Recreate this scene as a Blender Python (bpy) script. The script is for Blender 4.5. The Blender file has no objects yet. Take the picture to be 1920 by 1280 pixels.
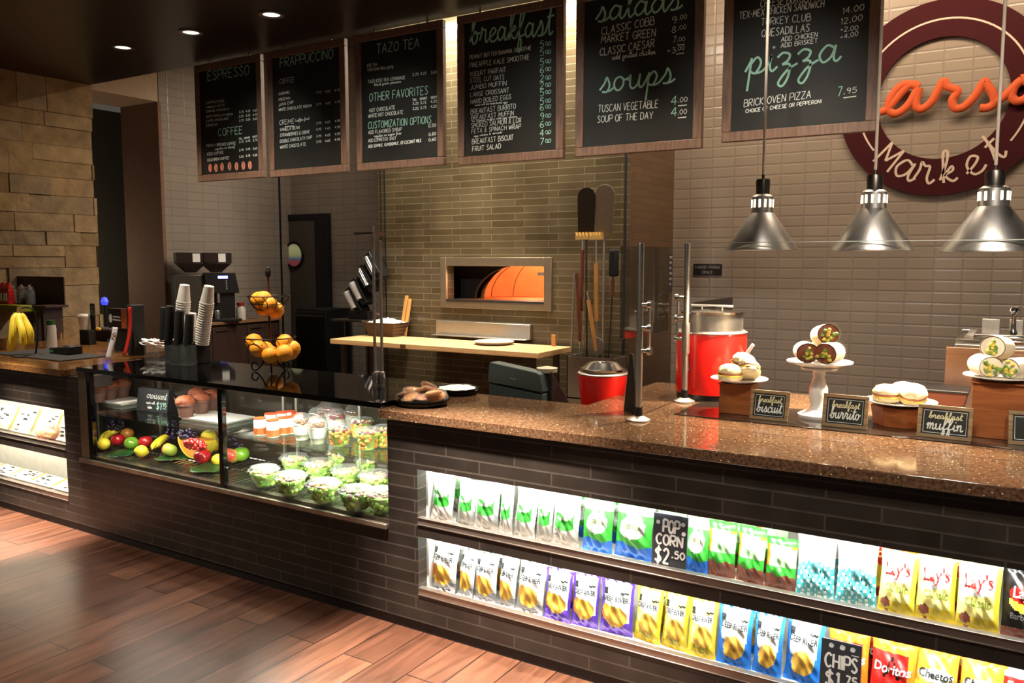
import bpy, bmesh, math, random
from mathutils import Vector, Matrix
from math import sin, cos, pi, radians, sqrt

random.seed(7)
SC = bpy.context.scene
COL = SC.collection
# ------------------------------------------------------------------ camera, world, exposure
CAM_Z, FPX, YAW, PIT = 1.62, 1550.0, radians(31.65), radians(5.68)
cd = bpy.data.cameras.new('camera'); cam = bpy.data.objects.new('camera', cd); COL.objects.link(cam)
cam.location = (0, 0, CAM_Z); cam.rotation_euler = (pi / 2 - PIT, 0, YAW)
cd.sensor_width = 36.0; cd.lens = FPX / 1920 * 36; cd.clip_start = .05; cd.clip_end = 60
SC.camera = cam
w = bpy.data.worlds.new('world'); SC.world = w; w.use_nodes = True
w.node_tree.nodes['Background'].inputs[0].default_value = (1, .86, .72, 1)
w.node_tree.nodes['Background'].inputs[1].default_value = .05
vs = SC.view_settings
vs.view_transform = 'Standard'; vs.look = 'None'; vs.gamma = 1; vs.exposure = 0.5; vs.use_curve_mapping = False
SC.cycles.transparent_max_bounces = 24
SC.cycles.max_bounces = 10
SC.cycles.sample_clamp_indirect = 4.0

def light(name, kind, loc, energy, col=(1, .85, .68), target=None, size=.1, size_y=None, spot=60, blend=.6):
    d = bpy.data.lights.new(name, kind); d.energy = energy; d.color = col
    o = bpy.data.objects.new(name, d); COL.objects.link(o); o.location = loc
    if kind == 'AREA':
        d.size = size
        if size_y: d.shape = 'RECTANGLE'; d.size_y = size_y
    else:
        d.shadow_soft_size = size
    if kind == 'SPOT': d.spot_size = radians(spot); d.spot_blend = blend
    if target is not None:
        o.rotation_euler = (Vector(target) - Vector(loc)).to_track_quat('-Z', 'Y').to_euler()
    return o

WARM = (1, .80, .60)
# ceiling spots over the customer floor
for lx, ly, tx, ty, e, sp in ((-5.5, 1.9, -5.15, 2.42, 2600, 25), (-2.1, 1.9, -1.7, 2.5, 2300, 33), (-3.6, .6, -3.8, 1.2, 300, 66), (-.6, 1.2, -.4, 2.3, 150, 60), (-5.6, .4, -5.4, 1.2, 330, 56)):
    light('floor_spot', 'SPOT', (lx, ly, 3.26), e, (1, .84, .70), (tx, ty, 0), .06, spot=sp, blend=.7)
# row of downlights just in front of the menu boards (three of them are in view)
for k in range(8):
    light('downlight_spot', 'SPOT', (-6.23 + .853 * k, 4.17, 3.28), 150, WARM, (-6.23 + .853 * k, 4.2, 0), .05, spot=92, blend=1.0)
# kitchen: wash on the oven wall, wash on the tile wall
light('oven_wall_wash', 'AREA', (-4.1, 6.15, 3.8), 120, (1, .92, .78), (-4.1, 6.34, 2.9), 2.6, .05)
for lx in (-5.02, -3.72):
    light('oven_wall_spot', 'SPOT', (lx, 5.5, 4.1), 60, (1, .88, .66), (lx, 6.15, .9), .06, spot=60, blend=.9)
light('table_spot', 'SPOT', (-4.3, 5.6, 4.2), 420, (1, .87, .70), (-4.3, 5.95, .9), .08, spot=44, blend=.8)
light('tile_wall_wash', 'AREA', (-.8, 6.3, 4.3), 66, (1, .75, .52), (-.8, 7.46, 2.2), 3.2, .3)
light('kitchen_fill', 'AREA', (-2.6, 5.2, 4.3), 34, (1, .80, .62), (-2.6, 5.2, 0), 2.6, 1.2)
light('left_wall_wash', 'SPOT', (-6.3, 6.3, 4.2), 36, (1, .82, .66), (-7.85, 6.4, 1.6), .1, spot=95, blend=.9)
light('alcove_fill', 'POINT', (-9.0, 4.9, 1.5), 9, (1, .88, .70), size=.3)  # fill added to lift the dark alcove and its jamb
light('stone_wash', 'SPOT', (-6.5, 4.0, 3.25), 9, (1, .76, .48), (-7.85, 4.3, 1.4), .1, spot=100, blend=.9)
for k, lx in enumerate((-5.3, -4.0, -2.7, -1.3)):
    light('board_fill', 'SPOT', (lx + .5, 2.3, 3.24), 130, (1, .93, .84), (lx, 4.83, 2.28), .05, spot=34, blend=1.0)  # added fill that brightens the chalk on the lower boards, no fixtures
# customer side ceiling spots aimed at the counter and the lamps
light('front_counter_spot', 'SPOT', (-.3, 1.5, 3.26), 110, (1, .90, .78), (-.1, 2.9, 1.0), .1, spot=62, blend=.8)
light('front_counter_spot', 'SPOT', (.5, 1.0, 3.26), 260, (1, .90, .78), (.1, 3.6, 1.9), .12, spot=40, blend=.8)
light('front_counter_spot', 'SPOT', (-2.1, 1.9, 3.26), 60, (1, .86, .70), (-2.0, 3.0, .95), .1, spot=60, blend=.8)
light('left_counter_fill', 'SPOT', (-5.6, 2.3, 3.26), 210, (1, .88, .70), (-5.6, 3.0, 1), .06, spot=30, blend=.8)  # added fill to brighten the bananas and left worktop
light('case_top_fill', 'SPOT', (-4.5, 2.3, 3.26), 190, (1, .86, .68), (-4.5, 3.15, 1.1), .06, spot=36, blend=.8)  # added fill for the cups and bins on the case
light('fruit_fill', 'SPOT', (-3.6, 2.4, 3.26), 330, (1, .86, .64), (-3.5, 3.2, 1.2), .05, spot=30, blend=.7)  # added fill to brighten the oranges

# ------------------------------------------------------------------ measuring from the camera (points on planes)
_f = Vector((-sin(YAW) * cos(PIT), cos(YAW) * cos(PIT), -sin(PIT))); _r = Vector((cos(YAW), sin(YAW), 0)); _u = _r.cross(_f)
def at(px, py, ax, v):
    d = _f + _r * ((px - 960) / FPX) - _u * ((py - 640) / FPX)
    return Vector((0, 0, CAM_Z)) + d * ((v - (0, 0, CAM_Z)[ax]) / d[ax])
def ZP(px, py, z): return at(px, py, 2, z)
def YP(px, py, y): return at(px, py, 1, y)
def XP(px, py, x): return at(px, py, 0, x)
def M_PX(p): return (Vector(p) - Vector((0, 0, CAM_Z))).dot(_f) / FPX   # metres per pixel at a point

# ------------------------------------------------------------------ materials
def lin(h):
    h = h.lstrip('#'); o = []
    for i in (0, 2, 4):
        c = int(h[i:i + 2], 16) / 255
        o.append(c / 12.92 if c <= .04045 else ((c + .055) / 1.055) ** 2.4)
    return (*o, 1)
class N:
    def __init__(s, name):
        s.m = bpy.data.materials.new(name); s.m.use_nodes = True; s.t = s.m.node_tree
        s.b = s.t.nodes['Principled BSDF']; s.o = s.t.nodes['Material Output']
    def n(s, t, **k):
        x = s.t.nodes.new('ShaderNode' + t)
        for a, v in k.items():
            if a[0] == '_': setattr(x, a[1:], v)
            else:
                i = x.inputs[int(a[1:])] if a[0] == 'i' and a[1:].isdigit() else x.inputs[a.replace('_', ' ')]
                if isinstance(v, bpy.types.NodeSocket): s.t.links.new(v, i)
                else: i.default_value = v
        return x
    def l(s, a, b): s.t.links.new(a, b)
    def ramp(s, fac, stops):
        r = s.n('ValToRGB'); s.l(fac, r.inputs[0]); e = r.color_ramp.elements
        while len(e) < len(stops): e.new(.5)
        for k, (p, c) in zip(e, stops): k.position = p; k.color = lin(c) if isinstance(c, str) else c
        return r.outputs[0]
    def coords(s): return s.n('TexCoord').outputs['Object']
    def bump(s, h, strength=.3, dist=.01):
        s.l(s.n('Bump', Height=h, Strength=strength, Distance=dist).outputs[0], s.b.inputs['Normal'])
MATS = {}
def mat(name, col, rough=.5, metal=0, noise=0, nscale=20, bump=0, bscale=60, emit=0, spec=None, coat=0, sub=0):
    """a principled material with a little procedural mottling"""
    if name in MATS: return MATS[name]
    x = N(name); b = x.b
    b.inputs['Roughness'].default_value = rough; b.inputs['Metallic'].default_value = metal
    if spec is not None: b.inputs['Specular IOR Level'].default_value = spec
    if coat: b.inputs['Coat Weight'].default_value = coat; b.inputs['Coat Roughness'].default_value = .08
    if sub: b.inputs['Subsurface Weight'].default_value = sub; b.inputs['Subsurface Radius'].default_value = (.01, .006, .003)
    c = lin(col); nz = noise or .06
    t = x.n('TexNoise', Vector=x.coords(), Scale=nscale, Detail=4)
    lo = tuple(v * (1 - nz) for v in c[:3]) + (1,); hi = tuple(min(1, v * (1 + nz)) for v in c[:3]) + (1,)
    colr = x.ramp(t.outputs[0], [(.3, lo), (.7, hi)])
    x.l(colr, b.inputs['Base Color'])
    if bump: x.bump(x.n('TexNoise', Vector=x.coords(), Scale=bscale, Detail=3).outputs[0], bump)
    if emit: x.l(colr, b.inputs['Emission Color']); b.inputs['Emission Strength'].default_value = emit
    MATS[name] = x.m; return x.m
def glass(name, tint=(1, 1, 1), refl=1.0, rough=.02, film=0):
    """clear pane: fresnel reflection over straight transmission"""
    if name in MATS: return MATS[name]
    x = N(name); tr = x.n('BsdfTransparent', Color=(*tint, 1)); gl = x.n('BsdfGlossy', Color=(refl, refl, refl, 1), Roughness=rough)
    fc = x.n('LayerWeight', Blend=.5); pw = x.n('Math', _operation='POWER', i0=fc.outputs['Facing'], i1=5.0); fr = x.n('Math', _operation='MULTIPLY_ADD', i0=pw.outputs[0], i1=.9, i2=.035); mx = x.n('MixShader'); x.l(fr.outputs[0], mx.inputs[0]); x.l(tr.outputs[0], mx.inputs[1]); x.l(gl.outputs[0], mx.inputs[2])
    last = mx
    if film:
        df = x.n('BsdfDiffuse', Color=(.9, .92, .9, 1)); m2 = x.n('MixShader', i0=film); x.l(mx.outputs[0], m2.inputs[1]); x.l(df.outputs[0], m2.inputs[2]); last = m2
    x.l(last.outputs[0], x.o.inputs[0]); MATS[name] = x.m; return x.m
def brick_mat(name, c1, c2, mortar, bw, rh, ms, axes=(0, 2), offset=.5, rough=.5, freq=2, bumpst=.5, smooth=.1, bias=0, nscale=6, namt=.25, rnoise=None, flip=True):
    x = N(name); sp = x.n('SeparateXYZ', Vector=x.coords()); cb = x.n('CombineXYZ', X=sp.outputs[axes[0]], Y=sp.outputs[axes[1]])
    br = x.n('TexBrick', Vector=cb.outputs[0], Color1=lin(c1), Color2=lin(c2), Mortar=lin(mortar), Scale=1.0)
    br.offset = offset; br.offset_frequency = freq
    br.inputs['Brick Width'].default_value = bw; br.inputs['Row Height'].default_value = rh
    br.inputs['Mortar Size'].default_value = ms; br.inputs['Mortar Smooth'].default_value = smooth; br.inputs['Bias'].default_value = bias
    nz = x.n('TexNoise', Vector=x.coords(), Scale=nscale, Detail=5)
    mr = x.n('MapRange', i0=nz.outputs[0]); mr.inputs[1].default_value = .3; mr.inputs[2].default_value = .7
    mr.inputs[3].default_value = 1 - namt; mr.inputs[4].default_value = 1 + namt
    mx = x.n('VectorMath', _operation='SCALE'); x.l(br.outputs[0], mx.inputs[0]); x.l(mr.outputs[0], mx.inputs[3])
    x.l(mx.outputs[0], x.b.inputs['Base Color']); x.b.inputs['Roughness'].default_value = rough
    inv = x.n('Math', _operation='SUBTRACT', i0=1.0, i1=br.outputs['Fac'])
    x.bump(inv.outputs[0], bumpst, .004); MATS[name] = x.m; return x.m
def wood_mat(name, c1, c2, axis=0, scale=1.0, rough=.45, coat=0):
    if name in MATS: return MATS[name]
    x = N(name); sc = [14 * scale] * 3; sc[axis] = 1.2 * scale
    mp = x.n('Mapping', Vector=x.coords()); mp.inputs['Scale'].default_value = sc
    nz = x.n('TexNoise', Vector=mp.outputs[0], Scale=3.0, Detail=6, Distortion=.6)
    x.l(x.ramp(nz.outputs[0], [(.32, c1), (.68, c2)]), x.b.inputs['Base Color']); x.b.inputs['Roughness'].default_value = rough
    if coat: x.b.inputs['Coat Weight'].default_value = coat
    x.bump(nz.outputs[0], .08, .003); MATS[name] = x.m; return x.m
def speckle_mat(name, base, dark, fleck, rough=.12):
    x = N(name); co = x.coords()
    n1 = x.n('TexNoise', Vector=co, Scale=90.0, Detail=4); n2 = x.n('TexVoronoi', Vector=co, Scale=75.0)
    c = x.ramp(n1.outputs[0], [(.35, dark), (.65, base)])
    fl = x.n('Math', _operation='LESS_THAN', i0=n2.outputs['Distance'], i1=.17)
    wn = x.n('TexWhiteNoise', Vector=n2.outputs['Position']); gt = x.n('Math', _operation='GREATER_THAN', i0=wn.outputs[0], i1=.72)
    mu = x.n('Math', _operation='MULTIPLY', i0=fl.outputs[0], i1=gt.outputs[0])
    mx = x.n('MixRGB', i0=mu.outputs[0], i1=c, i2=lin(fleck)); x.l(mx.outputs[0], x.b.inputs['Base Color'])
    x.b.inputs['Roughness'].default_value = rough; MATS[name] = x.m; return x.m

# ------------------------------------------------------------------ mesh building
class MB:
    def __init__(s, lift=(0, -1.2e-4, 0)): s.v = []; s.f = []; s.mi = []; s.T = None; s.lift = Vector(lift); s.k = 0
    def pt(s, p):
        s.v.append(tuple(s.T @ Vector(p)) if s.T else tuple(p)); return len(s.v) - 1
    def face(s, idx, m=0): s.f.append(tuple(idx)); s.mi.append(m)
    def poly(s, pts, m=0): s.face([s.pt(p) for p in pts], m)
    def box(s, x0, x1, y0, y1, z0, z1, m=0):
        i = [s.pt((x, y, z)) for z in (z0, z1) for y in (y0, y1) for x in (x0, x1)]
        for q in ((0, 2, 3, 1), (4, 5, 7, 6), (0, 1, 5, 4), (2, 6, 7, 3), (0, 4, 6, 2), (1, 3, 7, 5)): s.face([i[k] for k in q], m)
        return s
    def frustum(s, c, a, b, h, m=0, rz=0):
        """rectangular frustum: c base centre, a (x,y) half sizes at base, b half sizes on top"""
        ids = []
        for (hx, hy), z in ((a, 0), (b, h)):
            for sx, sy in ((-1, -1), (1, -1), (1, 1), (-1, 1)):
                x, y = sx * hx, sy * hy
                ids.append(s.pt((c[0] + x * cos(rz) - y * sin(rz), c[1] + x * sin(rz) + y * cos(rz), c[2] + z)))
        s.face(ids[3::-1], m); s.face(ids[4:], m)
        for k in range(4): s.face((ids[k], ids[(k + 1) % 4], ids[4 + (k + 1) % 4], ids[4 + k]), m)
        return s
    def rings(s, rings, m=0, cap0=True, cap1=True, closed=True):
        ids = [[s.pt(p) for p in r] for r in rings]; n = len(ids[0])
        for a, b in zip(ids, ids[1:]):
            for k in range(n if closed else n - 1): s.face((a[k], a[(k + 1) % n], b[(k + 1) % n], b[k]), m)
        if cap0: s.face(ids[0][::-1], m)
        if cap1: s.face(ids[-1], m)
        return s
    def lathe(s, prof, c=(0, 0, 0), n=28, m=0, cap0=False, cap1=False, sx=1, sy=1, wob=None):
        R = []
        for j, (r, z) in enumerate(prof):
            R.append([(c[0] + max(r, 1e-5) * sx * cos(2 * pi * k / n) * (wob(k, j) if wob else 1), c[1] + max(r, 1e-5) * sy * sin(2 * pi * k / n) * (wob(k, j) if wob else 1), c[2] + z) for k in range(n)])
        return s.rings(R, m, cap0, cap1)
    def tube(s, pts, r, n=8, m=0, cap=True, closed=False):
        P = [Vector(p) for p in pts]; R = []; rr = r if isinstance(r, (list, tuple)) else [r] * len(P)
        up = None
        for i, p in enumerate(P):
            if closed: t = P[(i + 1) % len(P)] - P[i - 1]
            else: t = P[min(i + 1, len(P) - 1)] - P[max(i - 1, 0)]
            t.normalize()
            if up is None:
                up = Vector((0, 0, 1)) if abs(t.z) < .9 else Vector((1, 0, 0))
            a = t.cross(up)
            if a.length < 1e-6: a = t.cross(Vector((1, .3, 0)))
            a.normalize(); b = a.cross(t); up = b if b.length > 0 else up
            R.append([p + a * (rr[i] * cos(2 * pi * k / n)) + b * (rr[i] * sin(2 * pi * k / n)) for k in range(n)])
        if closed: R.append(R[0]); cap = False
        return s.rings(R, m, cap, cap)
    def ball(s, c, rx, ry=None, rz=None, nu=16, nv=10, m=0, f=None):
        ry = ry or rx; rz = rz or rx; R = []
        for j in range(nv + 1):
            th = pi * j / nv; q = max(sin(th), 1e-3); row = []
            for k in range(nu):
                ph = 2 * pi * k / nu; d = Vector((q * cos(ph), q * sin(ph), -cos(th))); g = f(d) if f else 1
                row.append((c[0] + d.x * rx * g, c[1] + d.y * ry * g, c[2] + d.z * rz * g))
            R.append(row)
        return s.rings(R, m, False, False)
    def prism(s, poly, z0, z1, m=0, ax=2):
        def q(a, b, c): return ((a, b, c), (a, c, b), (c, a, b))[0 if ax == 2 else 1 if ax == 1 else 2]
        lo = [s.pt(q(x, y, z0)) for x, y in poly]; hi = [s.pt(q(x, y, z1)) for x, y in poly]; n = len(poly)
        s.face(lo[::-1], m); s.face(hi, m)
        for k in range(n): s.face((lo[k], lo[(k + 1) % n], hi[(k + 1) % n], hi[k]), m)
        return s
    def grid(s, fn, nu, nv, m=0, mf=None):
        ids = [[s.pt(fn(i / nu, j / nv)) for i in range(nu + 1)] for j in range(nv + 1)]
        for j in range(nv):
            for i in range(nu): s.face((ids[j][i], ids[j][i + 1], ids[j + 1][i + 1], ids[j + 1][i]), mf((i + .5) / nu, (j + .5) / nv) if mf else m)
        return s
    def stroke(s, line, wd, fn, m=0):
        """flat ribbon along a 2-D polyline, mapped into space by fn(x, y)"""
        n = len(line)
        if n < 2: return s
        s.k += 1; up = s.lift * (s.k % 25); f0 = fn; fn = lambda a, b: Vector(f0(a, b)) + up
        L, R = [], []
        for i, (x, y) in enumerate(line):
            a = line[max(i - 1, 0)]; b = line[min(i + 1, n - 1)]; dx, dy = b[0] - a[0], b[1] - a[1]; q = sqrt(dx * dx + dy * dy) or 1
            nx, ny = -dy / q * wd / 2, dx / q * wd / 2
            L.append(s.pt(fn(x + nx, y + ny))); R.append(s.pt(fn(x - nx, y - ny)))
        for i in range(n - 1): s.face((R[i], R[i + 1], L[i + 1], L[i]), m)
        return s
    def build(s, name, mats, parent=None, smooth=True, ang=38, bevel=0, fix=True, solid=0, sub=0):
        me = bpy.data.meshes.new(name); me.from_pydata(s.v, [], s.f)
        for mm in (mats if isinstance(mats, (list, tuple)) else [mats]): me.materials.append(mm)
        me.polygons.foreach_set('material_index', s.mi)
        if fix:
            bm = bmesh.new(); bm.from_mesh(me); bmesh.ops.recalc_face_normals(bm, faces=bm.faces); bm.to_mesh(me); bm.free()
        if smooth:
            me.polygons.foreach_set('use_smooth', [True] * len(me.polygons)); me.set_sharp_from_angle(angle=radians(ang))
        me.update()
        o = bpy.data.objects.new(name, me); COL.objects.link(o)
        if parent: o.parent = parent
        if solid: d = o.modifiers.new('solid', 'SOLIDIFY'); d.thickness = solid; d.offset = 0
        if bevel: d = o.modifiers.new('bevel', 'BEVEL'); d.width = bevel; d.segments = 2; d.limit_method = 'ANGLE'; d.angle_limit = radians(40)
        if sub: d = o.modifiers.new('sub', 'SUBSURF'); d.levels = sub; d.render_levels = sub
        return o
def tag(o, label=None, cat=None, group=None, kind=None):
    if label: o['label'] = label
    if cat: o['category'] = cat
    if group: o['group'] = group
    if kind: o['kind'] = kind
    return o
def thing(name, label, cat, loc=(0, 0, 0), rz=0, group=None):
    o = bpy.data.objects.new(name, None); COL.objects.link(o); o.location = loc; o.rotation_euler = (0, 0, rz)
    o.empty_display_size = .05
    return tag(o, label, cat, group)
def kids(o): return [c for c in bpy.data.objects if c.parent == o]
def copy_tree(o, loc=None, rz=None, label=None, group=None, scale=None, parent=None, ch=None):
    c = o.copy(); COL.objects.link(c)
    if parent: c.parent = parent
    if loc is not None: c.location = loc
    if rz is not None: c.rotation_euler = (0, 0, rz) if not isinstance(rz, tuple) else rz
    if scale: c.scale = (scale,) * 3 if not isinstance(scale, tuple) else scale
    if label: c['label'] = label
    if group: c['group'] = group
    for k in list(o.children): copy_tree(k, parent=c)
    return c
def struct(o): o['kind'] = 'structure'; return o

# ------------------------------------------------------------------ hand lettering: single-stroke alphabets
GL = {
'A': "0,0 .3,1 .6,0;.1,.35 .5,.35", 'B': "0,0 0,1;~0,1 .45,.95 .42,.58 0,.54;~0,.54 .55,.5 .52,.04 0,0", 'C': "~.55,.82 .3,1 .02,.7 .02,.3 .28,0 .55,.16",
'D': "0,0 0,1;~0,1 .46,.88 .56,.5 .46,.12 0,0", 'E': ".5,1 0,1 0,0 .5,0;0,.52 .4,.52", 'F': ".5,1 0,1 0,0;0,.52 .4,.52", 'G': "~.55,.85 .3,1 .02,.7 .02,.3 .28,0 .55,.15 .56,.45;.3,.45 .56,.45",
'H': "0,0 0,1;.55,0 .55,1;0,.5 .55,.5", 'I': ".05,0 .05,1", 'J': "~.4,1 .42,.3 .3,0 .1,.02 0,.2", 'K': "0,0 0,1;.5,1 0,.45 .52,0", 'L': "0,1 0,0 .48,0", 'M': "0,0 .06,1 .35,.3 .64,1 .7,0",
'N': "0,0 0,1 .55,0 .55,1", 'O': "~.3,1 .04,.75 .04,.25 .3,0 .56,.25 .56,.75 .3,1", 'P': "0,0 0,1;~0,1 .5,.96 .5,.5 0,.46", 'Q': "~.3,1 .04,.75 .04,.25 .3,0 .56,.25 .56,.75 .3,1;.35,.25 .62,-.08",
'R': "0,0 0,1;~0,1 .5,.96 .46,.54 0,.5;.15,.5 .55,0", 'S': "~.5,.85 .28,1 .05,.8 .28,.52 .5,.25 .28,0 .02,.15", 'T': "0,1 .6,1;.3,1 .3,0", 'U': "~0,1 0,.3 .26,0 .52,.3 .52,1", 'V': "0,1 .28,0 .56,1",
'W': "0,1 .18,0 .38,.75 .58,0 .76,1", 'X': "0,0 .55,1;0,1 .55,0", 'Y': "0,1 .28,.48 .56,1;.28,.48 .28,0", 'Z': "0,1 .55,1 0,0 .56,0",
'0': "~.25,1 .03,.7 .03,.3 .25,0 .47,.3 .47,.7 .25,1", '1': ".05,.8 .2,1 .2,0", '2': "~.03,.78 .25,1 .46,.75 .3,.4 .02,0;.02,0 .5,0", '3': "~.03,.9 .3,1 .44,.75 .2,.54;~.2,.54 .5,.4 .42,.05 .02,.08",
'4': ".38,0 .38,1 0,.35 .52,.35", '5': ".45,1 .08,1 .05,.58;~.05,.58 .35,.62 .48,.32 .3,0 .02,.08", '6': "~.4,1 .1,.7 .03,.25 .25,0 .46,.22 .3,.5 .05,.32", '7': ".02,1 .48,1 .15,0",
'8': "~.25,.55 .06,.78 .25,1 .44,.78 .25,.55 .02,.26 .25,0 .48,.26 .25,.55", '9': "~.46,.7 .25,.5 .05,.75 .25,1 .46,.75 .42,.3 .3,0", '.': "~.06,0 .1,.05 .06,.08 .02,.04 .06,0", '-': "0,.48 .35,.48",
'$': "~.5,.8 .28,.95 .05,.75 .28,.52 .5,.25 .28,.05 .02,.2;.28,1.12 .28,-.12", '+': "0,.5 .4,.5;.2,.7 .2,.3", '&': "~.55,0 .1,.75 .25,1 .4,.75 .05,.25 .2,0 .52,.4", ',': ".1,.06 .02,-.12", '(': "~.2,1.05 .02,.5 .2,-.05", ')': "~0,1.05 .18,.5 0,-.05",
"'": ".05,1 .03,.8", '`': ".02,1 .1,1.2", '*': "~.1,.9 .2,1 .3,.9 .2,.8 .1,.9",
'a': "~.42,.4 .22,.5 .04,.25 .15,.02 .35,.15 .45,.47;~.45,.48 .42,.12 .5,0 .62,.12", 'b': "~0,.1 .2,.6 .28,.95 .16,.95 .12,.5 .14,.1 .28,0 .42,.2 .32,.45 .16,.3;~.32,.43 .45,.36 .58,.4", 'c': "~0,.1 .06,.2 .2,.48 .42,.42 .25,.5 .05,.25 .2,0 .38,.05 .5,.14",
'd': "~.42,.4 .22,.5 .04,.25 .15,.02 .35,.15 .48,.6 .52,1;~.52,1 .44,.3 .5,0 .62,.12", 'e': "~0,.12 .25,.25 .4,.4 .25,.5 .08,.3 .15,.03 .35,.02 .5,.13", 'f': "~0,.1 .25,.5 .36,.9 .26,1 .16,.7 .14,0 .1,-.4 .22,-.45 .26,-.1 .2,.05 .45,.12",
'g': "~.42,.4 .22,.5 .04,.25 .15,.02 .35,.15 .45,.47;~.45,.48 .42,0 .38,-.4 .2,-.5 .12,-.3 .4,-.05 .6,.12", 'h': "~0,.1 .22,.6 .28,.95 .16,.95 .12,.5 .1,0;~.11,.25 .28,.48 .38,.4 .38,.05 .48,0 .58,.12", 'i': "~0,.1 .12,.3 .16,.5 .14,.15 .22,0 .36,.12;.2,.68 .23,.74",
'k': "~0,.1 .22,.6 .28,.95 .16,.95 .12,.5 .1,0;~.12,.22 .35,.48 .38,.35 .16,.22 .35,.02 .5,.1", 'l': "~0,.1 .2,.6 .26,.95 .15,.95 .12,.4 .18,0 .34,.12", 'm': "~0,.3 .1,.5 .12,.3 .1,0;~.11,.25 .24,.5 .32,.4 .31,0;~.32,.25 .45,.5 .53,.4 .53,.08 .62,0 .74,.12",
'n': "~0,.3 .1,.5 .12,.3 .1,0;~.11,.25 .28,.5 .36,.4 .36,.08 .45,0 .58,.12", 'o': "~.22,.5 .08,.42 .03,.22 .12,.03 .26,.03 .37,.2 .35,.4 .22,.5;~.3,.47 .34,.4 .45,.36 .56,.42", 'p': "~0,.1 .14,.4 .16,.5;.16,.5 .1,-.5;~.14,.3 .32,.5 .44,.3 .3,.02 .14,.1;~.3,.02 .45,.03 .58,.12",
'r': "~0,.1 .1,.35 .12,.56 .22,.46 .34,.45 .32,.15 .4,0 .52,.12", 's': "~0,.1 .18,.35 .24,.54 .36,.25 .28,.02 .1,.03;~.28,.02 .4,.04 .52,.13", 't': "~0,.1 .16,.5 .24,.95;~.24,.95 .18,.3 .24,0 .4,.12;.05,.62 .42,.66", 'u': "~0,.3 .08,.5 .08,.12 .2,0 .36,.15 .42,.5;~.42,.5 .4,.12 .48,0 .6,.12",
'v': "~0,.3 .1,.5 .2,0 .38,.5 .5,.42", 'w': "~0,.3 .08,.5 .14,0 .28,.4 .38,0 .52,.5 .62,.42", 'x': "0,0 .4,.5;0,.5 .42,0", 'y': "~0,.3 .08,.5 .1,.12 .22,.02 .38,.2 .42,.5;~.42,.5 .38,-.2 .22,-.5 .12,-.3 .4,-.02 .6,.12", 'z': "~0,.38 .15,.5 .34,.42 .3,.25 .15,.15;~.15,.15 .36,.12 .34,-.25 .2,-.5 .08,-.38 .3,-.05 .58,.12",
'j': "~.16,.5 .14,-.3 .04,-.5 0,-.3 .36,.12;.2,.68 .23,.74", 'q': "~.42,.4 .22,.5 .04,.25 .15,.02 .35,.15 .45,.48;.45,.48 .42,-.5"}
def crom(P, k=4):
    out = []; n = len(P)
    for i in range(n - 1):
        p0, p1, p2, p3 = P[max(i - 1, 0)], P[i], P[i + 1], P[min(i + 2, n - 1)]
        for j in range(k):
            t = j / k; t2, t3 = t * t, t * t * t
            out.append(tuple(.5 * (2 * b + (c - a) * t + (2 * a - 5 * b + 4 * c - d) * t2 + (3 * b - a - 3 * c + d) * t3) for a, b, c, d in zip(p0, p1, p2, p3)))
    out.append(P[-1]); return out
def letters(text, gap=.2):
    """strokes of a line of text at height 1, and its width"""
    S = []; x = 0
    for ch in text:
        if ch == ' ': x += .42; continue
        g = GL[ch]; mx = 0; cur = ch.islower()
        for st in g.split(';'):
            sm = st[0] == '~'; P = [tuple(map(float, q.split(','))) for q in st.lstrip('~').split()]
            mx = max(mx, max(p[0] for p in P))
            for Q in ([crom(P, 4)] if sm else [P[i:i + 2] for i in range(len(P) - 1)]): S.append([(x + a, b) for a, b in Q])
        x += mx + (-.02 if cur else gap)
    return S, max(x - (0 if text[-1].islower() else gap), .05)
def write(mb, text, x0, x1, z, h, wd, fn, m=0, slope=0, slant=0, x1_fit=True, jit=0):
    """hand-letter text between x0 and x1 on baseline z, cap height h"""
    S, W = letters(text); k = (x1 - x0) / W if x1 is not None else h
    for st in S:
        P = [(x0 + a * k + b * h * slant, z + b * h + (a * k) * slope + jit * sin(a * 9)) for a, b in st]
        mb.stroke(P, wd, fn, m)
_fc = {}
def type_mesh(text, bold=0, shear=0):
    """printed lettering from the built-in face: verts and faces centred on x, height about .7"""
    key = (text, bold, shear)
    if key not in _fc:
        c = bpy.data.curves.new('t', 'FONT'); c.body = text; c.align_x = 'CENTER'; c.resolution_u = 3; c.offset = bold; c.shear = shear
        o = bpy.data.objects.new('t', c); COL.objects.link(o); dg = bpy.context.evaluated_depsgraph_get()
        me = bpy.data.meshes.new_from_object(o.evaluated_get(dg)); v = [tuple(q.co) for q in me.vertices]; f = [tuple(p.vertices) for p in me.polygons]
        bpy.data.objects.remove(o); bpy.data.curves.remove(c); bpy.data.meshes.remove(me); _fc[key] = (v, f)
    return _fc[key]
def type_on(mb, text, x, z, wid, fn, m=0, bold=0, shear=0, hs=1.0, rot=0, arch=0):
    v, f = type_mesh(text, bold, shear); xs = [p[0] for p in v]; W = max(xs) - min(xs); k = wid / W; cx = (max(xs) + min(xs)) / 2; b = len(mb.v)
    for p in v:
        a, q = (p[0] - cx) * k, p[1] * k * hs + arch * (1 - ((p[0] - cx) / W * 2) ** 2); mb.pt(fn(x + a * cos(rot) - q * sin(rot), z + a * sin(rot) + q * cos(rot)))
    for q in f: mb.face([b + i for i in q], m)
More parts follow.
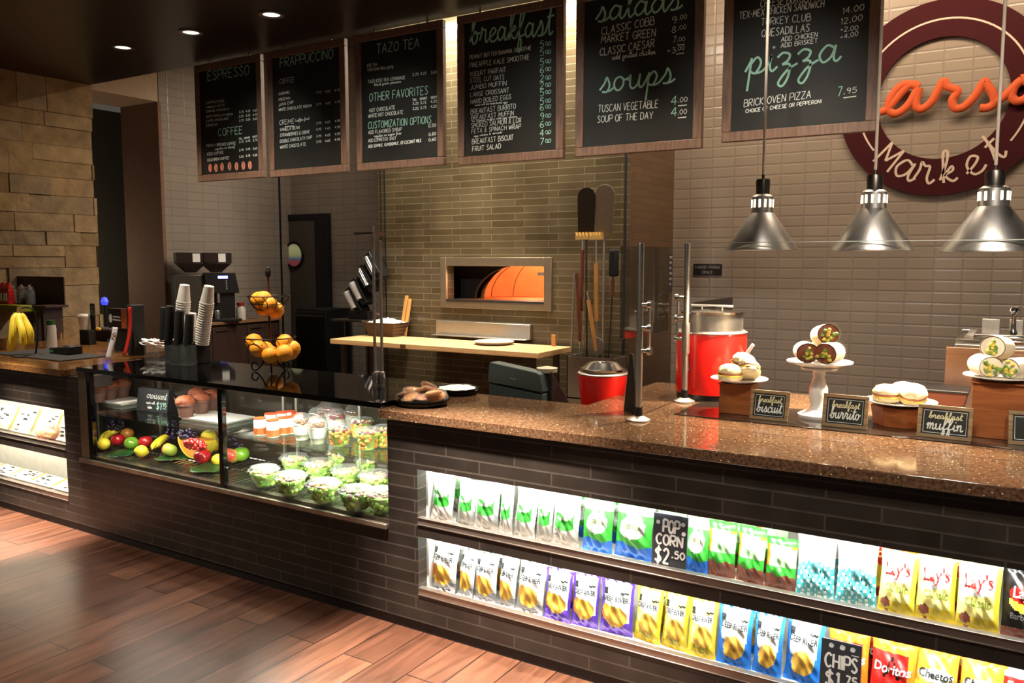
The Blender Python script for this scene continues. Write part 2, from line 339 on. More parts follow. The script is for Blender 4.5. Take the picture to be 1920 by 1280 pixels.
# ------------------------------------------------------------------ shared materials
CTZ, YF, CASEZ, SOFF, CEIL = .975, 2.735, .997, 4.88, 3.31
XL, YB, YO, XO = -7.85, 7.46, 6.36, -2.82
BRICK = brick_mat('counter_brick', '#2a241f', '#201b17', '#3d3731', .335, .0535, .0035, rough=.42, nscale=9, namt=.3)
OVTILE = brick_mat('oven_tile', '#625640', '#524732', '#80745c', .345, .0615, .003, rough=.22, offset=.27, nscale=3, namt=.18, bumpst=.35)
def subway(name, axes):
    return brick_mat(name, '#948879', '#8e8275', '#877c70', .205, .0905, .013, axes=axes, offset=0, rough=.24, smooth=1, bumpst=.5, nscale=2, namt=.06)
TILE_B, TILE_L = subway('white_bevel_tile', (0, 2)), subway('white_bevel_tile_side', (1, 2))
PLANK = None
def floor_mat():
    x = N('wood_look_plank'); sp = x.n('SeparateXYZ', Vector=x.coords()); cb = x.n('CombineXYZ', X=sp.outputs[1], Y=sp.outputs[0])
    br = x.n('TexBrick', Vector=cb.outputs[0], Color1=lin('#664433'), Color2=lin('#4a2f23'), Mortar=lin('#2a1a14'), Scale=1.0)
    br.offset = .37; br.inputs['Brick Width'].default_value = .92; br.inputs['Row Height'].default_value = .165; br.inputs['Mortar Size'].default_value = .0035; br.inputs['Bias'].default_value = .1
    mp = x.n('Mapping', Vector=x.coords()); mp.inputs['Scale'].default_value = (11, 1.1, 1)
    nz = x.n('TexNoise', Vector=mp.outputs[0], Scale=2.2, Detail=6, Distortion=.8)
    mr = x.n('MapRange', i0=nz.outputs[0]); mr.inputs[1].default_value = .3; mr.inputs[2].default_value = .72; mr.inputs[3].default_value = .55; mr.inputs[4].default_value = 1.4
    mx = x.n('VectorMath', _operation='SCALE'); x.l(br.outputs[0], mx.inputs[0]); x.l(mr.outputs[0], mx.inputs[3])
    x.l(mx.outputs[0], x.b.inputs['Base Color']); x.b.inputs['Roughness'].default_value = .3
    inv = x.n('Math', _operation='SUBTRACT', i0=1.0, i1=br.outputs['Fac']); x.bump(inv.outputs[0], .4, .003); return x.m
def stone_mat():
    x = N('limestone'); g = x.n('NewGeometry'); co = x.coords()
    wn = x.ramp(g.outputs['Random Per Island'], [(0, '#8a6d48'), (.35, '#9c8058'), (.7, '#a98d66'), (1, '#8e7a5e')])
    nz = x.n('TexNoise', Vector=co, Scale=7.0, Detail=6); mr = x.n('MapRange', i0=nz.outputs[0]); mr.inputs[1].default_value = .3; mr.inputs[2].default_value = .7; mr.inputs[3].default_value = .7; mr.inputs[4].default_value = 1.2
    mx = x.n('VectorMath', _operation='SCALE'); x.l(wn, mx.inputs[0]); x.l(mr.outputs[0], mx.inputs[3]); x.l(mx.outputs[0], x.b.inputs['Base Color'])
    x.b.inputs['Roughness'].default_value = .85; x.bump(x.n('TexNoise', Vector=co, Scale=22.0, Detail=6).outputs[0], .8, .02); return x.m
STONE = stone_mat()
CEILM = mat('dark_brown_ceiling', '#22130d', .35)
STEEL = mat('brushed_steel', '#c4bfb7', .4, 1, .08, 90); CHROME = mat('chrome', '#d8d6d2', .12, 1); DSTEEL = mat('dark_steel', '#6d675f', .35, 1)
BLACK = mat('black_plastic', '#0c0c0c', .4); BLACKM = mat('matte_black', '#0a0a0a', .75); WHITE = mat('white_enamel', '#eeece6', .3); CERAM = mat('white_ceramic', '#f1efe9', .18, coat=.4)
BLACKGL = mat('black_glass', '#070606', .04, spec=.8)
GRANITE = speckle_mat('brown_granite', '#69503a', '#3f2b1e', '#e2c199', .09)
FRAMEW = wood_mat('frame_wood', '#5f483a', '#7d6250', 2, 2, .5)
CHALK = mat('chalkboard', '#14150f', .6, noise=.25, nscale=8); CHW = mat('white_chalk', '#dfe6de', .8); CHG = mat('mint_chalk', '#9fd2bb', .8); CHK_PINK = mat('pink_chalk', '#e08c74', .8)
BUTCHER = wood_mat('butcher_block', '#d0a26c', '#e6c490', 0, 1.2, .4); LWOOD = wood_mat('light_wood', '#a87338', '#c99655', 2, 2, .5); CRATE = wood_mat('crate_wood', '#8a4a20', '#a5602e', 0, 1.5, .5)
PANE = glass('clear_glass'); PANEG = glass('shelf_glass', (.86, .95, .9)); ACRYL = glass('clear_acrylic', (.93, .95, .95), 1.6, .06, .012); BOWLP = glass('clear_plastic', (.94, .97, .94), 1, .08, .03)
def rbox(name, x0, x1, y0, y1, z0, z1, m, parent=None, bev=.003): return MB().box(x0, x1, y0, y1, z0, z1).build(name, m, parent, bevel=bev)

# ------------------------------------------------------------------ setting
struct(MB().box(-10.5, 3.5, -2.5, 7.6, -.1, 0).build('floor', floor_mat(), smooth=False))
struct(MB().box(-10.5, 3.5, -2.5, SOFF, CEIL, CEIL + .12).box(-10.5, 3.5, SOFF - .12, SOFF, CEIL + .12, 4.5).build('ceiling', CEILM, smooth=False))
struct(rbox('ceiling_kitchen', -10.5, 3.5, SOFF, 7.8, 4.5, 4.6, mat('kitchen_ceiling', '#4a3a2e', .8), bev=0))
struct(rbox('trim_1', -7.8, 3.4, SOFF, SOFF + .012, CEIL + .004, CEIL + .03, mat('light_sliver_bead', '#e8e4da', .3, .6), bev=0))  # bright bead stands in for the sliver of lit wall above the boards
# stone wall: irregular courses of split-faced blocks, ragged at the alcove side
mb = MB(); z = 0; rnd = random.Random(3)
while z < CEIL - .02:
    h = min(rnd.choice((.13, .17, .21, .26, .3)), CEIL - z)
    if CEIL - z - h < .1: h = CEIL - z
    y = 2.3 + rnd.uniform(0, .2)
    while y < SOFF - .02:
        wd = rnd.uniform(.22, .62); y1 = min(y + wd, SOFF)
        if SOFF - y1 < .16: y1 = SOFF + rnd.uniform(-.03, .02)
        d = rnd.uniform(.0, .028); g = .002
        if h > .2 and wd > .3 and rnd.random() < .4:
            mb.box(XL - .22, XL + d, y + g, y1 - g, z + g, z + h * .5 - g); mb.box(XL - .22, XL + rnd.uniform(0, .028), y + g, y1 - g, z + h * .5 + g, z + h - g)
        else: mb.box(XL - .22, XL + d, y + g, y1 - g, z + g, z + h - g)
        y = y1
    z += h
mb.box(XL - .24, XL - .012, 2.3, SOFF - .02, 0, CEIL)
struct(mb.build('wall_left', STONE, bevel=.014))
jx = YP(236, 400, 5.63).x
struct(MB().box(XL - .02, XL, 5.64, YB, 0, 4.5).box(jx, XL - .02, 5.66, YB, 0, 4.5).build('wall_left_tile', TILE_L, smooth=False))
struct(rbox('wall_left_header', jx, XL, SOFF, 5.63, 3.27, 4.5, mat('warm_plaster', '#b59a7c', .7), bev=0))
struct(rbox('trim_2', jx, XL + .004, 5.62, 5.66, 0, 3.27, mat('brown_jamb', '#7a5a44', .8), bev=.002))
struct(rbox('trim_3', XL - .01, XL + .008, 7.26, 7.285, 0, 4.5, BLACKM, bev=0))
struct(rbox('wall_alcove', -9.6, -9.5, 4.0, 7.6, 0, 3.4, mat('alcove_grey', '#6a665a', .6), bev=0))
struct(MB().box(-9.5, XL - .24, 7.0, 7.1, 0, 3.4).build('wall_alcove_end', mat('alcove_brown', '#3a2c22', .6), smooth=False))
struct(rbox('wall_back', -8.4, 3.5, YB, YB + .14, 0, 4.5, TILE_B, bev=0))
# oven block with its opening
ox0, ox1, oz0, oz1, bl = -4.635, -3.575, 1.24, 1.557, -5.48
struct(MB().box(bl, ox0, YO, YO + .1, 0, 4.5).box(ox1, XO, YO, YO + .1, 0, 4.5).box(ox0, ox1, YO, YO + .1, 0, oz0).box(ox0, ox1, YO, YO + .1, oz1, 4.5).build('wall_oven', OVTILE, smooth=False))
SIDE = brick_mat('oven_side_tile', '#6b543c', '#604a35', '#594533', .345, .0615, .003, axes=(1, 2), rough=.35, nscale=2, namt=.1)
struct(MB().box(XO - .1, XO, YO + .1, YB, 0, 4.5).box(bl, bl + .1, YO + .1, YB, 0, 4.5).build('wall_oven_side', SIDE, smooth=False))
struct(MB().box(bl + .035, bl + .045, YO - .006, YO, 0, 4.5).box(bl + .085, bl + .097, YO - .006, YO, 0, 4.5).box(XO - .012, XO + .004, YO - .006, YO + .01, 0, 4.5).build('trim_4', BLACKM, smooth=False))
# service door with a round window
dl, dr = YP(551, 402, YB - .03).x, YP(617, 402, YB - .03).x
d = struct(thing('door_1', None, None, ((dl + dr) / 2, YB - .05, 0))); hw = (dr - dl) / 2
dp = MB().box(-hw - .1, hw - .22, 0, .05, 0, 2.1).build('door_panel', mat('grey_door', '#4a453e', .5), d, bevel=.003)
MB().box(hw - .22, hw, -.01, .05, 0, 2.17).box(-hw - .1, hw - .22, -.01, .05, 2.1, 2.17).build('door_frame', BLACKM, d, bevel=.003)
p = YP(551, 478, YB - .06) - d.location
mb = MB(); mb.tube([(p.x + .155 * cos(a), -.01, p.z + .155 * sin(a)) for a in [2 * pi * k / 32 for k in range(32)]], .018, 8, closed=True); mb.build('window_ring', BLACK, dp)
mb = MB(); mb.prism([(p.x + .15 * cos(2 * pi * k / 32), p.z + .15 * sin(2 * pi * k / 32)) for k in range(32)], -.006, -.001, ax=1)
x = N('round_pane'); sp = x.n('SeparateXYZ', Vector=x.coords()); mr = x.n('MapRange', i0=sp.outputs[2]); mr.inputs[1].default_value = p.z - .19; mr.inputs[2].default_value = p.z + .19
cr = x.ramp(mr.outputs[0], [(0, '#7a2f2c'), (.3, '#7a3a3a'), (.36, '#3d4a6a'), (.5, '#8d8f62'), (.75, '#a3a476'), (1, '#8a8a70')]); cr.node.color_ramp.interpolation = 'LINEAR'
x.l(cr, x.b.inputs['Base Color']); x.l(cr, x.b.inputs['Emission Color']); x.b.inputs['Emission Strength'].default_value = .35; x.b.inputs['Roughness'].default_value = .1
mb.build('window_pane', x.m, dp, smooth=False)

# recessed downlights
dz = thing('downlight', 'round recessed ceiling downlight nearest the stone wall', 'downlight', (-6.23, 4.17, CEIL), 0, 'downlights in the dark ceiling')
MB().lathe([(.062, -.001), (.085, -.001), (.088, -.008), (.06, -.008)], n=32).build('trim_ring', mat('downlight_trim', '#8d8379', .4, .5), dz)
MB().lathe([(.062, -.002), (.04, -.0035), (0, -.004)], n=32).build('lens', mat('downlight_lens', '#fff1dc', .3, emit=1.3), dz)
for lx, lb in ((-5.39, 'middle round recessed ceiling downlight of the three in a row'), (-4.53, 'round recessed ceiling downlight above the second menu board')): copy_tree(dz, (lx, 4.17, CEIL), label=lb)

# ------------------------------------------------------------------ brick counter, tops
XE = 2.2; XN = .14; NL, NR = -4.82, -2.162
ZU0, ZU1, ZL0, ZL1 = .488, .727, .176, .432
c = thing('brick_counter', 'long dark brick service counter with lit shelf openings', 'counter', (0, 0, 0))
mb = MB(); y0, y1 = YF, YF + .06; mb.box(XN, XE, y0, y1, .05, .935)
for a, b in ((-7.2, NL), (NR, XN)):
    mb.box(a, b, y0, y1, ZU1, .935); mb.box(a, b, y0, y1, ZL1, ZU0); mb.box(a, b, y0, y1, .05, ZL0)
mb.box(NL, -4.66, y0, y1, .05, .935); mb.box(-2.325, NR, y0, y1, .05, .935); mb.box(-4.66, -2.325, y0, y1, .05, .44)
mb.build('brick_face', BRICK, c, smooth=False)
MB().box(-7.2, -5.12, 3.12, 3.25, 0, .93).box(-5.12, -4.66, 3.27, 3.29, 0, .93).box(-2.325, XE, 3.12, 3.25, 0, .93).box(-4.66, -2.325, 3.12, 3.25, 0, .44).box(-7.2, -4.66, y1, 2.95, .86, .93).box(-2.325, XE, y1, 3.12, .76, .93).box(-4.66, -2.325, y1, 3.12, .38, .43).box(-1.6, XE, 3.25, 4.05, .88, .934).box(-1.6, XE, 4.0, 4.05, 0, .88).box(-6.58, -5.2, 3.25, 3.96, .88, .934).box(-6.58, -5.2, 3.9, 3.96, 0, .88).build('carcass', mat('counter_carcass', '#241a13', .7), c, smooth=False)
MB().box(-7.2, XE, YF + .012, YF + .06, 0, .05).build('toe_kick', mat('toe_kick', '#17110d', .6), c, smooth=False)
o = MB().prism([(-2.345, 2.70), (XE, 2.70), (XE, 4.08), (-1.62, 4.08), (-1.62, 3.27), (-2.3, 3.27), (-2.36, 2.86)], .935, CTZ).build('countertop', GRANITE, bevel=.003)
tag(o, 'polished brown speckled granite worktop above the snack bags', 'worktop', 'granite worktops')
o = MB().prism([(-7.2, 2.70), (-4.77, 2.70), (-4.735, 2.91), (-4.68, 3.27), (-5.18, 3.30), (-5.18, 3.98), (-6.6, 3.98), (-6.6, 3.27), (-7.2, 3.27)], .935, CTZ).build('countertop', speckle_mat('tan_granite', '#7a5630', '#4a3018', '#b98b5a', .12), bevel=.003)
tag(o, 'brown granite worktop under the bananas by the stone wall', 'worktop', 'granite worktops')
o = MB().box(-1.21, XE - .02, 3.25, 3.64, CTZ, CTZ + .004).build('warming_plate', mat('dark_ceramic_plate', '#2a211c', .08, spec=.7), bevel=.001)
tag(o, 'long flat dark glass warming plate set on the granite under the food', 'warming plate')
MB().box(-1.326, -1.318, 3.2, 4.0, CTZ, CTZ + .0008).box(-1.29, XE, 3.06, 3.064, CTZ, CTZ + .0006).build('seam', mat('dark_seam', '#2a140c', .3), bpy.data.objects['countertop'], smooth=False)
o = rbox('work_shelf', -2.95, -1.64, 3.27, 3.9, .69, .72, STEEL); tag(o, 'low steel work shelf behind the counter holding the register', 'shelf')
MB().box(-2.93, -2.89, 3.3, 3.34, 0, .69).box(-1.7, -1.66, 3.3, 3.34, 0, .69).box(-2.93, -2.89, 3.83, 3.87, 0, .69).box(-1.7, -1.66, 3.83, 3.87, 0, .69).build('shelf_leg', STEEL, o, smooth=False)

# lit niches in the counter face
LINER = mat('white_liner', '#f2f0e6', .5); LIP = mat('lip_aluminium', '#a9a097', .3, .9)
def niche(label, x0, x1, z0, z1, warm, e, D=.34):
    t = thing('shelf_niche', label, None, ((x0 + x1) / 2, YF + .02, z0)); t.parent = c; h = (x1 - x0) / 2; H = z1 - z0
    MB().box(-h, h, D, D + .01, 0, H + .02).box(-h, -h + .012, .04, D, 0, H + .02).box(h - .012, h, .04, D, 0, H + .02).box(-h, h, .04, D, H + .012, H + .024).box(-h, h, .03, D, -.006, .006).build('liner', LINER, t, smooth=False)
    MB().box(-h, h, -.022, .004, 0, .026).box(-h, h, -.026, .03, -.004, .0).box(-h, h, -.026, .004, .026, .029).build('lip_rail', LIP, t, bevel=.001)
    MB().box(-h + .02, h - .02, .045, .06, H - .004, H + .008).build('light_strip', mat('led_strip_warm' if warm else 'led_strip', '#fff4d8' if warm else '#f4fff0', .5, emit=3), t, smooth=False)
    col = (1, .93, .76) if warm else (.96, 1, .93)
    n = max(1, round((x1 - x0) / 1.2))
    for k in range(n):
        cx = x0 + (k + .5) * (x1 - x0) / n
        light('niche_light', 'AREA', (cx, YF + .06, z1 + .003), e * (x1 - x0) / n, col, (cx, YF + .13, z0), (x1 - x0) / n * .96, .03)
    return t
niche('upper lit shelf opening holding the popcorn bags', NR, XN, ZU0, ZU1, 0, 21)
niche('lower lit shelf opening holding the potato chip bags', NR, XN, ZL0, ZL1, 0, 19)
niche('upper lit shelf opening holding the croissant sandwich', -7.1, NL, ZU0, ZU1, 1, 7, .15)
niche('lower lit shelf opening holding flat wrapped packs', -7.1, NL, ZL0, ZL1, 1, 7, .15)

# ------------------------------------------------------------------ refrigerated display case
k = thing('display_case', 'glass fronted refrigerated display case with black glass top', 'display case', (-3.47, YF, 0)); bx = -3.47
def L(x): return x - bx
cl, crr, mid = -4.66, -2.325, -3.425
MB().box(L(cl), L(crr), .0, .055, .44, .455).box(L(cl), L(crr), -.018, .0, .438, .46).build('sill', mat('worn_steel_sill', '#b5aa98', .32, .85, .3, 12), k, bevel=.002)
MB().box(L(cl), L(crr), .012, .05, .455, .474).build('glass_channel', DSTEEL, k, bevel=.001)
MB().box(L(cl), L(-4.582), .0, .04, .46, .972).build('end_panel', mat('dull_steel', '#8a7d66', .4, .8), k, bevel=.002)
for a, b in ((-4.578, -4.545), (-3.442, -3.41)): MB().box(L(a), L(b), .003, .03, .46, .972).build('post', BLACKGL, k, bevel=.001)
for a, b in ((-4.545, -3.442), (-3.41, crr)): MB().box(L(a), L(b), .014, .02, .462, .968).build('front_pane', PANE, k, smooth=False)
MB().box(L(cl), L(crr) - .03, -.008, .62, .972, CASEZ).build('top_glass', BLACKGL, k, bevel=.002)
MB().box(L(-4.66), L(crr), .02, .5, .455, .466).box(L(-5.1), L(-4.66), .225, .5, .455, .466).build('deck', mat('case_deck', '#1a1c18', .25), k, smooth=False)
MB().box(L(-5.1), L(crr), .5, .52, .455, .93).box(L(-4.66), L(crr), .5, .52, .93, .972).build('back_panel', mat('case_back', '#3a342b', .12, .3), k, smooth=False)
MB().box(L(-5.1), L(-5.09), .225, .5, .466, .93).box(L(-5.1), L(-4.835), .215, .225, .455, .93).build('side_liner', mat('case_end', '#4a443a', .4, .3), k, smooth=False)
MB().box(L(crr) - .005, L(crr), .02, .5, .466, .972).build('side_liner', mat('case_side', '#c8c4b4', .35, .5), k, smooth=False)
mb = MB()
for i in range(74): xx = -5.07 + i * .037; mb.tube([(L(xx), .04 if xx > -4.64 else .235, .474), (L(xx), .49, .474)], .0022, 5)
for yy in (.05, .26, .48): mb.tube([(L(-4.64 if yy < .2 else -5.07), yy, .471), (L(-2.33), yy, .471)], .003, 5)
mb.build('wire_rack', CHROME, k)
SHZ = .722
for a, b, f in ((-4.65, -3.43, .06), (-5.08, -4.65, .23), (-3.40, -2.335, .06)): MB().box(L(a), L(b), f, .45, SHZ - .009, SHZ).build('glass_shelf', PANEG, k, bevel=.001)
for xx in (-4.56, -4.0, -3.46, -3.36, -2.9, -2.36): MB().box(L(xx) - .008, L(xx) + .008, .455, .47, .47, .96).build('shelf_upright', STEEL, k, smooth=False)
light('case_light', 'AREA', (-4.0, YF + .07, .962), 5, (1, .93, .8), (-4.0, YF + .2, .5), 1.05, .03)
light('case_light', 'AREA', (-2.86, YF + .07, .962), 7, (.97, 1, .86), (-2.86, YF + .2, .5), 1.0, .03)
light('case_shelf_light', 'AREA', (-4.0, YF + .085, SHZ - .013), 2.2, (1, .95, .82), (-4.0, YF + .2, .4), 1.05, .02)
light('case_shelf_light', 'AREA', (-2.86, YF + .085, SHZ - .013), 12, (.97, 1, .82), (-2.86, YF + .22, .4), 1.0, .02)
# ------------------------------------------------------------------ six framed chalk menu boards hung under the ceiling edge
YBD = 4.83
def board(label, pl, pr, pyl, lines, extra=None):
    a, b = YP(pl, pyl, YBD), YP(pr, pyl, YBD); zb = a.z; W = b.x - a.x; Hh = CEIL - .02 - zb
    t = thing('menu_board', label, 'menu board', (a.x, YBD, zb), 0, 'framed chalk menu boards'); fw = .056
    MB().box(0, W, 0, .04, 0, fw).box(0, W, 0, .04, Hh - fw, Hh).box(0, fw, 0, .04, fw, Hh - fw).box(W - fw, W, 0, .04, fw, Hh - fw).build('frame', FRAMEW, t, bevel=.004)
    cp = MB().box(fw - .004, W - fw + .004, .012, .03, fw - .004, Hh - fw + .004).build('chalk_panel', CHALK, t, smooth=False)
    MB().box(W * .2, W * .2 + .012, .03, .036, Hh - .06, Hh + .02).box(W * .8, W * .8 + .012, .03, .036, Hh - .06, Hh + .02).build('hanger', DSTEEL, t, smooth=False)
    fn = lambda x, z: (x, .0112, z)
    for s, xl, yl, xr, yr, h, *o in lines:
        p, q = YP(xl, yl, YBD) - t.location, YP(xr, yr, YBD) - t.location; hd = 'h' in o; hh = h * M_PX(YP(xl, yl, YBD)) * (1 if hd else .8); mw = MB()
        S, Wd = letters(s); k = (q.x - p.x) / Wd; sl = (q.z - p.z) / (q.x - p.x); big = hd and s[0].islower()
        for st in S: mw.stroke([(p.x + u * k + v * hh * .06, p.z + u * k * sl + v * hh) for u, v in st], max(.0036, min(hh * .1, .011)) * (1.15 if big else 1), fn)
        if 'u' in o: mw.stroke([(p.x, p.z - .02), (q.x, q.z - .02)], .006, fn)
        mw.build('heading' if hd and len(s) > 3 else 'price' if s[-1].isdigit() or s == '-' else 'menu_line', CHG if hd else CHW, cp, smooth=False, fix=False)
    if extra: extra(t, fn)
    return t
def C1(x, y): return x / 3.43 + 300, y / 3.43 + 60
def C4(x, y): return x / 3.84 + 840, y / 3.84
def C6(x, y): return x / 3.2 + 1320, y / 3.2
def LN(cv, sc, s, xl, yl, xr, yr, h, *o):
    a, b = cv(xl, yl); c, d = cv(xr, yr); return (s, a, b, c, d, h / sc, *o)
def prices(cv, sc, cols, rows, h):
    out = []
    for y0, vals in rows:
        for (x, dy), v in zip(cols, vals): out.append(LN(cv, sc, v, x, y0 + dy, x + h * 1.9, y0 + dy - 3, h))
    return out
P1 = lambda *a: LN(C1, 3.43, *a); P4 = lambda *a: LN(C4, 3.84, *a); P6 = lambda *a: LN(C6, 3.2, *a)
def beans(t, fn):
    mb, md = MB(), MB()
    for x, y in ((315, 873), (353, 872), (392, 866), (440, 862), (485, 862), (529, 858), (571, 855)):
        p = YP(*C1(x, y), YBD) - t.location; r = .022
        mb.poly([fn(p.x + r * cos(a * pi / 8), p.z + r * 1.6 * sin(a * pi / 8)) for a in range(16)])
        md.stroke([(p.x - .004, p.z + .03), (p.x + .005, p.z), (p.x - .003, p.z - .03)], .006, lambda x, z: (x, .0104, z))
    mb.build('bean_doodle', CHK_PINK, t, smooth=False, fix=False); md.build('bean_crease', CHALK, t, smooth=False, fix=False)
board('framed menu board with pink coffee bean doodles under COFFEE', 371, 494, 341, [
    P1('ESPRESSO', 300, 312, 565, 272, 58, 'h'), P1('CAPPUCCINO', 290, 462, 405, 448, 18), P1('VANILLA LATTE', 290, 490, 410, 475, 17), P1('CARAMEL MACCHIATO', 290, 517, 438, 500, 17), P1('WHITE CHOCOLATE MOCHA', 290, 550, 462, 533, 17),
    P1('CAFFE AMERICANO', 290, 580, 432, 562, 18), P1('ESPRESSO', 290, 610, 365, 600, 18), P1('COFFEE', 368, 668, 522, 652, 46, 'h'), P1('TALL', 500, 692, 524, 689, 15), P1('GRANDE', 534, 688, 572, 682, 15), P1('VENTI', 588, 680, 618, 676, 15),
    P1('FRESHLY BREWED COFFEE', 292, 738, 480, 722, 20), P1('regular or decaf', 345, 758, 475, 742, 18), P1('ICED COFFEE', 297, 793, 402, 781, 20), P1('COLD BREW COFFEE', 297, 831, 437, 816, 20)]
    + prices(C1, 3.43, ((502, 0), (545, -6), (590, -10)), ((520, ('3.75', '4.25', '4.65')), (548, ('2.55', '3.25', '3.75')), (575, ('2.75', '3.25', '3.85')), (712, ('2.15', '2.45', '2.75')), (765, ('2.95', '3.45', '3.65')), (808, ('3.25', '3.75', '4.25'))), 15), beans)
board('menu board headed FRAPPUCCINO with CRÈME list and empty lower panel', 506, 650, 332.5, [
    P1('FRAPPUCCINO', 765, 226, 1105, 166, 56, 'h'), P1('COFFEE', 762, 332, 858, 319, 38), P1('CARAMEL', 757, 405, 832, 393, 20), P1('MOCHA', 757, 442, 830, 430, 20), P1('JAVA CHIP', 757, 476, 850, 458, 22), P1('WHITE CHOCOLATE MOCHA', 757, 508, 970, 480, 22),
    P1('CR', 762, 597, 792, 592, 36), P1('EME', 797, 592, 855, 586, 36, 'u'), P1('(coffee free)', 862, 576, 955, 560, 20), P1('VANILLA BEAN', 765, 637, 890, 621, 24), P1('STRAWBERRIES & CREME', 765, 673, 957, 650, 24), P1('DOUBLE CHOCOLATY CHIP', 765, 712, 970, 685, 24), P1('WHITE CHOCOLATE', 765, 750, 932, 728, 24)]
    + prices(C1, 3.43, ((998, 0), (1055, -6), (1118, -14)), ((394, ('3.95', '4.65', '4.95')), (470, ('3.95', '4.65', '4.95')), (592, ('3.95', '4.65', '4.95')), (632, ('3.95', '4.65', '4.95')), (676, ('3.95', '4.65', '4.95')), (712, ('3.95', '4.65', '4.95'))), 17))
def teabag(t, fn):
    m1, m2 = MB(), MB(); q = lambda x, y: (lambda p: (p.x, p.z))(YP(*C1(x, y), YBD) - t.location)
    m1.stroke(crom([q(*c) for c in ((1297, 756), (1318, 765), (1318, 800), (1297, 826))]), .008, fn)
    m1.stroke(crom([q(*c) for c in ((1334, 845), (1340, 815), (1370, 800), (1410, 810), (1420, 790), (1408, 800), (1440, 800), (1480, 790))]), .008, fn)
    m1.poly([fn(*q(*c)) for c in ((1472, 795), (1488, 790), (1502, 822), (1482, 832))]); m2.stroke([q(*c) for c in ((1512, 775), (1528, 785), (1520, 802), (1512, 775))], .01, fn)
    m1.build('tea_bag_doodle', CHW, t, smooth=False, fix=False); m2.build('leaf_doodle', mat('purple_chalk', '#8a5a80', .8), t, smooth=False, fix=False)
board('menu board headed TAZO TEA with a drawn tea bag on a string', 669, 832, 320.5, [
    P1('TAZO TEA', 1385, 137, 1660, 98, 58, 'h'), P1('ICED TEA', 1325, 222, 1390, 214, 20), P1('TAZO CHAI TEA LATTE', 1325, 250, 1495, 232, 20), P1('TAZO ICED TEA LEMONADE', 1330, 328, 1570, 300, 24), P1('black green passion', 1370, 345, 1545, 322, 18),
    P1('OTHER FAVORITES', 1340, 446, 1715, 398, 50, 'h'), P1('TALL', 1618, 442, 1645, 439, 18), P1('GRANDE', 1665, 436, 1712, 430, 18), P1('VENTI', 1735, 428, 1772, 424, 18), P1('HOT CHOCOLATE', 1340, 515, 1505, 494, 28), P1('WHITE HOT CHOCOLATE', 1333, 551, 1557, 524, 28),
    P1('CUSTOMIZATION OPTIONS', 1333, 622, 1737, 584, 44, 'h'), P1('ADD FLAVORED SYRUP', 1333, 656, 1547, 634, 26), P1('regular or sugar free', 1370, 676, 1545, 655, 20), P1('ADD ESPRESSO SHOT', 1333, 708, 1513, 690, 24), P1('ADD SOYMILK, ALMONDMILK, OR COCONUT MILK', 1333, 745, 1675, 706, 24),
    P1('0.50', 1720, 612, 1768, 606, 24), P1('0.80', 1722, 667, 1768, 661, 24), P1('0.60', 1722, 702, 1768, 696, 24)]
    + prices(C1, 3.43, ((1618, 0), (1668, -6), (1735, -14)), ((280, ('2.75', '3.25', '3.65')), (468, ('3.25', '3.75', '4.25')), (500, ('3.25', '3.75', '4.25'))), 20))
MENU = (('PEANUT BUTTER BANANA SMOOTHIE', 150, 425, 592, 355, 34, '5.00'), ('PINEAPPLE KALE SMOOTHIE', 148, 486, 577, 425, 42, '5.00'), ('YOGURT PARFAIT', 150, 552, 410, 515, 42, '5.00'), ('STEEL CUT OATS', 150, 595, 398, 568, 40, '6.00'), ('JUMBO MUFFIN', 152, 645, 413, 612, 40, '2.00'),
    ('LARGE CROISSANT', 155, 698, 432, 662, 40, '2.00'), ('HARD BOILED EGGS', 157, 748, 447, 710, 40, '5.00'), ('BREAKFAST BURRITO', 157, 822, 480, 780, 44, '5.00'), ('BREAKFAST MUFFIN', 160, 864, 466, 828, 40, '6.00'), ('SMOKED SALMON & LOX', 160, 920, 520, 878, 42, '9.00'), ('FETA & SPINACH WRAP', 164, 960, 517, 922, 38, '6.00'),
    ('BREAKFAST BISCUIT', 166, 1036, 463, 1004, 44, '4.00'), ('FRUIT SALAD', 168, 1088, 374, 1066, 42, '7.00'))
PY = (340, 400, 468, 525, 585, 638, 690, 752, 795, 860, 918, 980, 1042)
L4 = [P4('breakfast', 150, 318, 750, 245, 190, 'h'), P4('comes with two hard boiled eggs', 185, 760, 425, 737, 14), P4('on english muffin with egg cheese', 168, 876, 490, 841, 14), P4('egg whites & tomato', 178, 984, 385, 955, 14)]
for (s, a, b, c_, d_, h, pr), y in zip(MENU, PY):
    L4 += [P4(s, a, b, c_, d_, h), P4(pr[0], 655, y, 682, y - 3, 46, 'h'), P4('00', 695, y - 16, 733, y - 20, 26, 'h'), P4('-', 698, y - 10, 730, y - 13, 14, 'h')]
board('menu board headed breakfast in script with the longest price list', 858, 1055, 310, L4)
